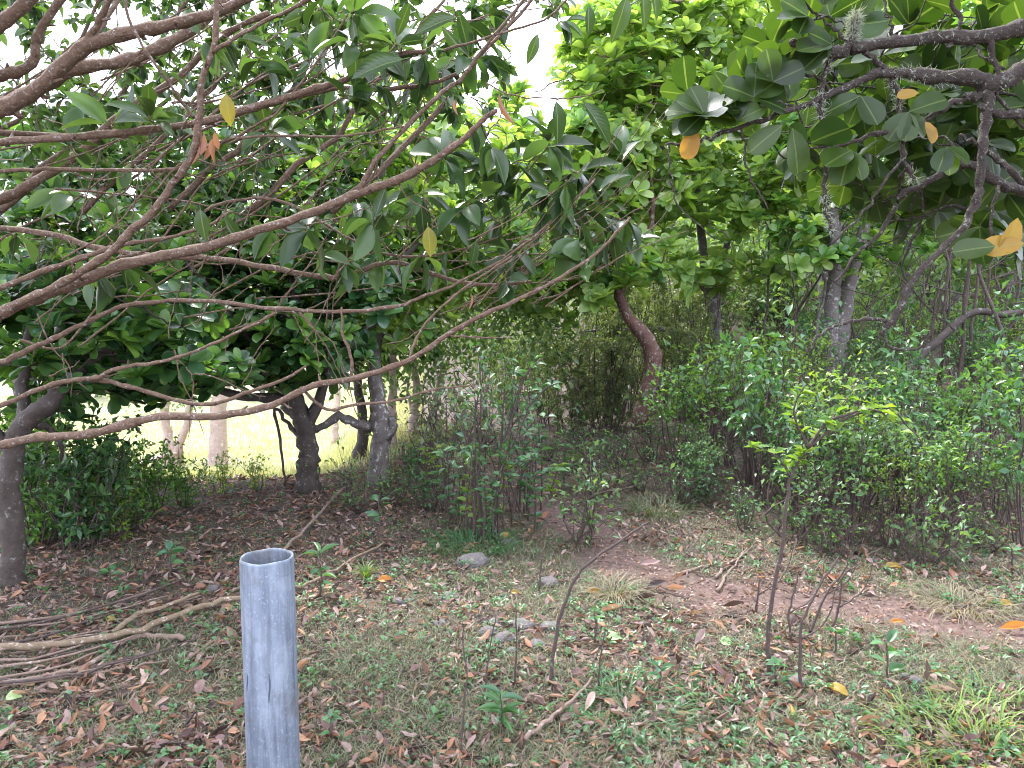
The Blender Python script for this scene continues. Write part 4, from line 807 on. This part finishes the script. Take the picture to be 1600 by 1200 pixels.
for i, (x, y, pts) in enumerate(((860, 1075, [(868, 1000), (880, 950), (910, 890), (990, 830), (1015, 815)]), (715, 1190, [(728, 1080), (724, 1000), (722, 970)]), (755, 1110, [(760, 1060), (766, 1010), (775, 960)]), (805, 1075, [(807, 1000), (806, 940)]), (935, 1085, [(938, 1030), (945, 985)]), (842, 930, [(845, 890), (848, 860)]))):
    sapling('thin dark twig sticking up in front of the small rocks' if i else 'long leaning dry twig slanting up towards the path', [(x, y)] + pts, 7 if i == 0 else 4, 'herb', 0 if i != 3 else 3, .04, name='bare_twig', cat='twig', group='upright twigs in the foreground' if i else None, seed=60 + i)
for i, (x, y, nl, L, lab, lm) in enumerate(((782, 1150, 13, .085, 'dark green seedling with long narrow leaves in the bottom centre', 'herb'), (1385, 1075, 6, .09, 'seedling with broad pale green leaves at lower right', 'herb'), (1210, 1080, 9, .05, 'small seedling at the foot of the forked sapling', 'herb'),
        (1305, 1030, 9, .06, 'blue-green seedling behind the bare reddish twigs', 'herb'), (592, 852, 8, .09, 'green seedling with drooping leaves left of the clearing clump', 'herb'), (500, 935, 8, .1, 'seedling with blue-green leaves just right of the metal post', 'herb'), (1030, 1085, 8, .05, 'small seedling beside the dark grass at the lower centre', 'herb'),
        (265, 905, 10, .08, 'seedling among the leaf litter left of the metal post', 'herb'), (170, 935, 8, .07, 'seedling between the edge trunk and the fallen branches', 'herb'), (515, 1165, 8, .04, 'tiny seedling right of the foot of the metal post', 'herb'), (1580, 900, 7, .06, 'seedling at the right end of the path', 'herb'), (930, 1010, 5, .05, 'small leafy sprout by the leaning twig', 'herb'))):
    sapling(lab, [(x, y), (x + 2, y - 35), (x - 1, y - 75 if L > .08 else y - 45)], 4, lm, nl, L, T_LONG if i in (0, 3, 5) else T_OV, name='seedling', cat='seedling', seed=80 + i, WL=.28 if i in (0, 3, 5) else .5, frm=.3)

# ------------------------------------------------------------------ stones
def stone(px, py, wpx, hz, label, i):
    rg_ = np.random.default_rng(400 + i); b = ground_at(px, py); s = wpx * b[1] / FPX * .5; nu, nv = 14, 9; V = []; F = []
    for a in range(nv):
        th = math.pi * a / (nv - 1)
        for c in range(nu):
            ph = 2 * math.pi * c / nu; d = np.array([math.sin(th) * math.cos(ph), math.sin(th) * math.sin(ph), math.cos(th)])
            k = 1 + .16 * vnoise(d[0] * 2 + i, d[1] * 2 + d[2], 1.5, i) + .07 * vnoise(d[0] * 5, d[2] * 5 + d[1] * 3, 1, i + 2); k = k * (1 - .1 * abs(round(d[0] * 2) / 2 - d[0])); V.append(d * k * [s, s * .8, s * hz])
    for a in range(nv - 1):
        for c in range(nu): p = a * nu + c; q = a * nu + (c + 1) % nu; F += [(p, p + nu, q + nu), (p, q + nu, q)]
    g = Geo(); g.add(np.array(V) + b + [0, 0, s * hz * .2], F); tag(g.obj('stone', M['stone'], None, b, smooth=True), label, 'stone', 'half-buried stones' if 'half-buried' in label else None)
for i, a in enumerate(((740, 885, 56, .6, 'largest grey stone below the middle clump'), (690, 978, 30, .5, 'flat bluish stone in the grass left of the rock pile'), (790, 1008, 38, .6, 'pale stone at the front of the small rock pile'), (762, 992, 36, .5, 'leftmost half-buried stone of the small rock pile'), (815, 985, 44, .5, 'widest half-buried stone in the middle of the rock pile'), (838, 1012, 34, .5, 'half-buried stone at the right front of the rock pile'), (775, 975, 30, .5, 'half-buried stone at the back of the rock pile'), (800, 1022, 22, .5, 'smallest half-buried stone at the very front of the rock pile'), (860, 985, 40, .4, 'half-buried stone between the rock pile and the leaning twig'),
        (1432, 1068, 26, .8, 'small rounded stone among curled leaves at lower right'), (1412, 1064, 20, .8, 'smaller stone left of the rounded one at lower right'), (630, 945, 34, .35, 'flat half-buried stone in the grass below the orange leaf'), (855, 915, 42, .4, 'half-buried stone beside the near end of the bare path'), (1245, 1078, 40, .6, 'brown stone at the foot of the bare twigs'), (1055, 990, 24, .5, 'small half-buried stone on the near side of the path'), (700, 940, 36, .4, 'half-buried stone below the largest grey stone'), (335, 922, 26, .5, 'grey stone just left of the metal post'), (795, 850, 30, .4, 'half-buried stone beside the yellow leaf under the middle clump'))):
    stone(a[0], a[1], a[2], a[3], a[4] or 'small half-buried grey stone in thin grass', i)

# ------------------------------------------------------------------ fallen branches and sticks
def fallen(label, pts, ww, mat, lift=.02, group=None, name='fallen_branch', cat='branch', twigs=(), end=None):
    P_ = []
    for px, py in pts: b = ground_at(px, py); P_.append(b)
    P_ = np.array(P_); P_[:, 2] += lift; root = thing(name, label, cat, P_[0] - [0, 0, lift], group)
    q = smooth_path(P_, 5, .004); r = np.interp(np.linspace(0, 1, len(q)), np.linspace(0, 1, len(ww)), ww) * .5 * q[:, 1] / FPX
    q[:, 2] = np.maximum(q[:, 2], gz(q[:, 0], q[:, 1]) + r * .8); g = Geo(); g.tube(q, r, 8, rough=.06); g.obj('stick', M[mat], root)
    for tp, tw_ in twigs:
        t = np.array([ground_at(*p) for p in tp]); t[:, 2] += lift + .01; t = smooth_path(t, 4, .003); g = Geo(); g.tube(t, np.interp(np.linspace(0, 1, len(t)), [0, 1], tw_) * .5 * t[:, 1] / FPX, 6); g.obj('side_branch', M[mat], root)
fallen('long mossy yellowish fallen branch running from the left edge behind the metal post', [(-120, 1050), (0, 1036), (100, 1024), (200, 1008), (300, 972), (375, 952), (440, 940), (490, 922), (550, 888), (600, 862)], [13, 12, 11, 9, 6, 4, 3], 'mosst', .05, twigs=[([(180, 1008), (215, 985), (255, 968), (310, 945)], (10, 5))])
fallen('grey fallen branch lying below the mossy one', [(-80, 1095), (0, 1085), (80, 1066), (140, 1048), (200, 1012), (240, 1004), (288, 1006)], [8, 9, 10, 9, 9, 10], 'stick', .02)
fallen('thin grey stick under the fallen branches at left', [(60, 1095), (120, 1070), (180, 1058), (260, 1042)], [6, 5, 3], 'stick', .02)
fallen('thin straw-coloured stick slanting away behind the metal post', [(400, 925), (458, 862), (500, 815), (545, 766)], [6, 5, 4], 'stick', .06)
fallen('pale dry stick leaning on the ground at the bottom centre', [(820, 1180), (865, 1140), (900, 1105), (925, 1075)], [9, 7, 4], 'stick', .03)
fallen('dark stick lying beside the foot of the metal post', [(325, 1200), (345, 1175), (360, 1150)], [7, 6, 4], 'stem', .02)
rg = np.random.default_rng(14)
for i in range(16):      # the bundle of long thin sticks at lower left
    y0 = 985 + 7.5 * i + rg.normal(0, 5); x1 = rg.uniform(170, 330); sl = rg.uniform(-.42, -.22)
    fallen(ORD[i] + ' long thin dead stick from the far side in the bundle at lower left', [(-60, y0), (x1 * .4, y0 + sl * x1 * .3), (x1, y0 + sl * x1 * .9)], [rg.uniform(4, 7), 2.5], 'stem' if i % 3 == 0 else 'stick', .015 + .01 * (i % 4), 'sticks bundled at lower left', 'fallen_stick', 'stick')
rg = np.random.default_rng(12)
for i in range(46):
    px = rg.uniform(0, 420) if i < 26 else rg.uniform(420, 1600); py = rg.uniform(930, 1110) if i < 26 else rg.uniform(840, 1190); a = rg.normal(-.35, .25) if i < 26 else rg.uniform(-1.2, 1.2); L = rg.uniform(40, 150)
    fallen('thin dry twig lying in the leaf litter', [(px + L * t * math.cos(a), py + L * t * math.sin(a) * .7 + rg.normal(0, 3)) for t in np.linspace(0, 1, 4)], [rg.uniform(3, 6), 2], 'stick' if i % 3 else 'stem', .012, 'dry twigs on the ground', 'fallen_twig', 'twig')

# ------------------------------------------------------------------ leaf litter
def rand_ground(n, rng, ya=2.1, yb=9.5, power=1.6, side=.78):
    Y = ya + (yb - ya) * rng.random(n) ** power; X = rng.uniform(-side, side, n) * Y + rng.normal(0, .1, n); return X, Y
def litter_density(x, y):
    d = .42 + .5 * vnoise(x, y, 1.6, 7) + .4 * vnoise(x, y, 4.3, 8)
    d = d + .5 * sst(-.1, -1.2, x) * sst(3.0, 4.2, y) + .35 * sst(.5, 1.3, x) * (1 - sst(2.5, 3.1, y)) + .3 * (1 - sst(2.4, 2.9, y))
    return np.clip(d, .08, 1) * (1 - .86 * path_mask(x, y))
def lie(n, rng, tilt=.35):
    a = rng.uniform(0, 6.3, n); d = np.stack([np.cos(a), np.sin(a), rng.normal(0, tilt * .6, n)], -1); nr = np.stack([rng.normal(0, tilt, n), rng.normal(0, tilt, n), np.ones(n)], -1); flip = rng.random(n) < .4; nr[flip] *= -1; return d, nr
rg = np.random.default_rng(41)
X, Y = rand_ground(56000, rg, 2.0, 10.5, 1.35); ok = rg.random(len(X)) < litter_density(X, Y); X, Y = X[ok], Y[ok]
field = sst(7.2, 8.5, Y) * sst(.1, .22, -X / Y); ok = rg.random(len(X)) > field; X, Y = X[ok], Y[ok]; Z = gz(X, Y) + rg.uniform(.004, .022, len(X))
P = np.stack([X, Y, Z], -1); D, Nn = lie(len(P), rg, .55); Ls = rg.uniform(.02, .065, len(P)) * (1 + .35 * (rg.random(len(P)) < .12)); kind = rg.integers(0, len(T_DEAD), len(P))
show = Ls / P[:, 1]; order = np.argsort(-show); inframe = [i for i in order if abs(P[i, 0] / P[i, 1]) < .68][:240]; sel = np.zeros(len(P), bool); sel[inframe] = True
g = Geo()
for k, T in enumerate(T_DEAD):
    m_ = (kind == k) & ~sel
    if m_.any(): g.scatter(T, P[m_], D[m_], Nn[m_], Ls[m_], Ls[m_] * .5)
tag(g.obj('leaf_litter', M['dead']), 'brown and pinkish curled dry leaves littering the soil', 'leaf litter', None, 'stuff')
DM = []
for k, T in enumerate(T_DEAD):
    G = Geo(); G.scatter(T, np.zeros((1, 3)), np.array([[0, 1, 0.]]), np.array([[0, 0, 1.]]), 1, 1); DM.append(G.mesh('dry_leaf', M['dead']))
for i in inframe:
    o = place(DM[kind[i]], 'fallen_leaf', None, P[i], D[i], Nn[i], float(Ls[i]), float(Ls[i]) * .5); tag(o, 'dry curled brown leaf lying on the ground in the foreground', 'leaf', 'fallen leaves in the foreground')
# crumbs of broken leaf and bark
rg = np.random.default_rng(43); X, Y = rand_ground(60000, rg, 1.9, 8.0, 1.3); ok = sst(7.2, 8.5, Y) * sst(.1, .22, -X / Y) < rg.random(len(X)); X, Y = X[ok], Y[ok]
D, Nn = lie(len(X), rg, .6); Lc = rg.uniform(.008, .028, len(X)); g = Geo(); g.scatter((BL[0] * [1, 1, .6], BL[1], BL[2]), np.stack([X, Y, gz(X, Y) + .004], -1), D, Nn, Lc, Lc * rg.uniform(.2, .6, len(X))); tag(g.obj('leaf_crumbs', M['dead']), 'small broken bits of leaf and bark on the soil', 'leaf crumbs', None, 'stuff')
M['orange'] = leafmat('orange_leaf', [(.5, .2, .02), (.45, .17, .03)], .5, .25); M['paleg'] = leafmat('pale_green_leaf', [(.35, .5, .2), (.4, .55, .28)], .5, .3)
def one_leaf(px, py, L, W, mat, label, T=T_DEAD[4], ang=0., tilt=.3, name='fallen_leaf'):
    b = ground_at(px, py); G = Geo(); G.scatter(T, np.zeros((1, 3)), np.array([[0, 1, 0.]]), np.array([[0, 0, 1.]]), 1, 1); me = G.mesh('fallen_leaf', M[mat])
    tag(place(me, name, None, b + [0, 0, .025], (math.cos(ang), math.sin(ang), .05), (.1, -tilt, 1), L, W), label, 'leaf')
one_leaf(1293, 1083, .09, .05, 'yellow', 'big yellow leaf lying among brown leaves below the bare twigs', ang=-1.0, tilt=.9)
one_leaf(590, 915, .085, .05, 'orange', 'bright orange rounded leaf on the grass right of the metal post', tilt=.8)
one_leaf(778, 846, .10, .06, 'yellow', 'yellow leaf under the middle clump', tilt=.8)
one_leaf(798, 938, .05, .03, 'yellow', 'small yellow leaf above the rock pile', tilt=.8)
one_leaf(916, 935, .08, .05, 'yellow', 'yellow leaf beside the dry grass tuft near the path', tilt=.6)
one_leaf(948, 1010, .07, .045, 'paleg', 'pale yellow-green leaf lying right of the leaning twig', tilt=.7)
one_leaf(1124, 1016, .06, .05, 'paleg', 'pale green heart-like leaf lying left of the forked sapling', tilt=.8)
one_leaf(1380, 895, .12, .05, 'yellow', 'long yellow-orange leaf on the far side of the path', tilt=.5)
one_leaf(1560, 955, .08, .045, 'yellow', 'yellow leaf at the right end of the path', tilt=.6)
one_leaf(1560, 990, .15, .05, 'orange', 'long orange curled leaf at the right edge below the path', T_DEAD[2], tilt=.6)
one_leaf(1390, 982, .08, .03, 'orange', 'orange leaf at the near edge of the path', tilt=.6)
one_leaf(10, 1108, .06, .045, 'paleg', 'yellow-green round leaf at the lower left edge', tilt=.8)
one_leaf(165, 980, .05, .035, 'yellow', 'small yellow leaf above the mossy fallen branch', tilt=.7)
one_leaf(1238, 1140, .07, .035, 'yellow', 'curled yellow leaf standing at the bottom right of centre', T_DEAD[1], ang=1.4, tilt=.9)
for i, (px, py, a) in enumerate(((1025, 915, -.9), (1038, 930, -.5), (1010, 925, .3), (990, 945, -.1), (1050, 918, .8), (935, 968, .2), (1000, 890, 0), (1128, 958, .1), (1190, 1025, .9), (1330, 1150, .1), (1350, 1160, .3), (1440, 1090, -.3))):
    one_leaf(px, py, .12, .05, 'dead', ['large curled tan leaf near the bend of the path', 'large curled brown leaf in the right foreground'][i > 6], T_DEAD[i % 4], a, .5); bpy.data.objects[-1] if False else None
for o in list(COL.objects):
    if o.get('label') in ('large curled tan leaf near the bend of the path', 'large curled brown leaf in the right foreground'): o['group'] = 'large curled leaves' + (' by the path' if 'path' in o['label'] else ' in the right foreground')

# ------------------------------------------------------------------ grass
def grass_density(x, y):
    d = .68 - .45 * vnoise(x, y, 1.6, 7) - .3 * vnoise(x, y, 4.3, 8) + .25 * vnoise(x, y, 2.5, 12)
    d = d * (1 - .6 * sst(-.3, -1.3, x) * sst(3.1, 3.8, y)) * (1 - sst(4.8, 6.5, y) * .7)
    return np.clip(d, .02, 1) * (1 - .93 * path_mask(x, y))
rg = np.random.default_rng(51)
X, Y = rand_ground(260000, rg, 1.9, 8.5, 1.25); ok = rg.random(len(X)) < grass_density(X, Y); X, Y = X[ok], Y[ok]; n = len(X)
a = rg.uniform(0, 6.3, n); up = rg.uniform(.15, 1.1, n); D = np.stack([np.cos(a), np.sin(a), up], -1); Nn = np.stack([-np.cos(a) * .8, -np.sin(a) * .8, np.ones(n)], -1) + rg.normal(0, .2, (n, 3))
g = Geo(); P = np.stack([X, Y, gz(X, Y)], -1); L = rg.uniform(.02, .06, n) * (1 + .4 * (rg.random(n) < .1)); pick = rg.random(n) < .68
g.scatter(BC, P[pick], D[pick], Nn[pick], L[pick], rg.uniform(.002, .0042, pick.sum())); tag(g.obj('short_grass', M['grass']), 'thin short green grass growing through the leaf litter', 'grass', None, 'stuff')
g = Geo(); g.scatter(BC, P[~pick], D[~pick], Nn[~pick], L[~pick] * 1.3, rg.uniform(.0015, .003, (~pick).sum())); tag(g.obj('dry_grass', M['straw']), 'pale dry grass wisps over the soil', 'dry grass', None, 'stuff')
# ground herbs
X, Y = rand_ground(5200, rg, 2.0, 9, 1.3); ok = rg.random(len(X)) < .2 + .8 * grass_density(X + 3, Y + 1) * (1 - path_mask(X, Y)); ok &= path_mask(X, Y) < .4; X, Y = X[ok], Y[ok]
P_, D_, N_, L_ = [], [], [], []
for x, y in zip(X, Y):
    z = float(gz(x, y)); h = rg.uniform(.01, .06); s_ = rg.uniform(.014, .034)
    for k in range(rg.integers(4, 9)):
        a = rg.uniform(0, 6.3); P_.append((x + .01 * math.cos(a), y + .01 * math.sin(a), z + h * rg.uniform(.4, 1))); D_.append((math.cos(a), math.sin(a), rg.uniform(-.1, .8))); N_.append((rg.normal(0, .3), rg.normal(0, .3), 1)); L_.append(s_ * rg.uniform(.7, 1.3))
L_ = np.array(L_); g = Geo(); g.scatter(T_SM, np.array(P_), np.array(D_), np.array(N_), L_, L_ * .55); tag(g.obj('ground_herbs', M['herb']), 'tiny green leafy weeds scattered over the ground', 'weeds', None, 'stuff')
def tuft(px, py, n, L, mat, label, wid=.004, rad=.06, upr=1.2, seed=0):
    rg_ = np.random.default_rng(seed + 900); b = ground_at(px, py); a = rg_.uniform(0, 6.3, n); rr = rad * np.sqrt(rg_.random(n)); P = np.stack([b[0] + rr * np.cos(a), b[1] + rr * np.sin(a), np.zeros(n)], -1); P[:, 2] = gz(P[:, 0], P[:, 1]) - .004
    a = a + rg_.normal(0, .6, n); D = np.stack([np.cos(a), np.sin(a), rg_.uniform(.4, 1.6, n) * upr], -1); Nn = np.stack([-np.cos(a), -np.sin(a), np.full(n, .6)], -1)
    T = (BC[0] * [1, 1, 1] + np.outer(BC[0][:, 1] ** 2, [0, 0, -.35]), BC[1], BC[2])
    g = Geo(); g.scatter(T, P, D, Nn, rg_.uniform(.5, 1.1, n) * L, wid); o = g.obj('grass_tuft', M[mat], None, b); tag(o, label, 'grass tuft')
tuft(1530, 1180, 300, .15, 'grassb', 'lush bright green grass tuft in the bottom right corner', .0055, .3, 1.2, 1)
tuft(1560, 1140, 130, .14, 'grassb', 'bright green grass clump behind the corner tuft', .005, .2, 1.2, 11)
tuft(1500, 950, 380, .16, 'straw', 'pale dry grass tuft at the right end of the path', .004, .22, .6, 2)
tuft(960, 935, 300, .18, 'straw', 'drooping dry grass tuft beside the bend of the path', .004, .1, .7, 3)
tuft(985, 1120, 380, .12, 'herb', 'dark green grass patch in the bottom centre', .0045, .2, .6, 4)
tuft(1130, 1120, 260, .1, 'herb', 'dark grass clump below the forked sapling', .004, .2, .7, 5)
tuft(572, 905, 60, .12, 'grassb', 'small upright green grass tuft by the orange leaf', .006, .02, 2, 6)
tuft(1030, 800, 260, .22, 'grass', 'grass tuft on the far side of the path bend', .005, .25, .8, 7)
tuft(930, 760, 240, .22, 'straw', 'yellowish grass clump in front of the thicket', .005, .25, .8, 8)
tuft(740, 855, 420, .16, 'herb', 'dense dark green grass at the foot of the middle clump', .006, .25, .9, 9)
# field grass beyond the trees
rg = np.random.default_rng(61); n = 60000; Y = rg.uniform(7.5, 22, n); X = -Y * rg.uniform(.12, .8, n); ok = Y > 7.5 + rg.random(n) * 1.2; X, Y = X[ok], Y[ok]; n = len(X); a = rg.uniform(0, 6.3, n)
g = Geo(); g.scatter(BL, np.stack([X, Y, gz(X, Y)], -1), np.stack([np.cos(a) * .5, np.sin(a) * .5, np.ones(n)], -1), np.stack([-np.cos(a), -np.sin(a), np.full(n, .4)], -1), rg.uniform(.05, .16, n), rg.uniform(.006, .014, n)); tag(g.obj('field_grass', M['fieldg']), 'bright yellow-green grass of the open field at left', 'grass', None, 'stuff')
for lab, fmt in (('slender leafy stem in the clump in the middle of the clearing', '{} slender leafy stem from the left in the clump in the middle of the clearing'), ('large curled brown leaf in the right foreground', '{} large curled brown leaf from the left in the right foreground'),
                 ('large curled tan leaf near the bend of the path', '{} large curled tan leaf from the left near the bend of the path'), ('bare reddish twig standing in the right foreground', '{} bare reddish twig from the left standing in the right foreground'), ('thin dark twig sticking up in front of the small rocks', '{} thin dark twig from the left sticking up round the small rocks')):
    it = [(o.location.x / o.location.y, o) for o in COL.objects if o.get('label') == lab and o.parent is None]
    for k, (_, o) in enumerate(sorted(it, key=lambda a: a[0])): o['label'] = fmt.format((ORD + ['seventeenth', 'eighteenth', 'nineteenth', 'twentieth'])[k])
it = sorted([(o.location.y, o) for o in COL.objects if o.get('label') == 'thin dry twig lying in the leaf litter'], key=lambda a: a[0])
TENS = ORD + ['seventeenth', 'eighteenth', 'nineteenth', 'twentieth', 'twenty-first', 'twenty-second', 'twenty-third', 'twenty-fourth']
for k, (_, o) in enumerate(it): o['label'] = (TENS[k] + ' thin dry twig on the litter counted from the nearest outwards') if k < 23 else (TENS[len(it) - 1 - k] + ' thin dry twig on the litter counted from the farthest inwards')
print('tris', sum(len(m.polygons) for m in bpy.data.meshes), 'objects', len(bpy.data.objects))
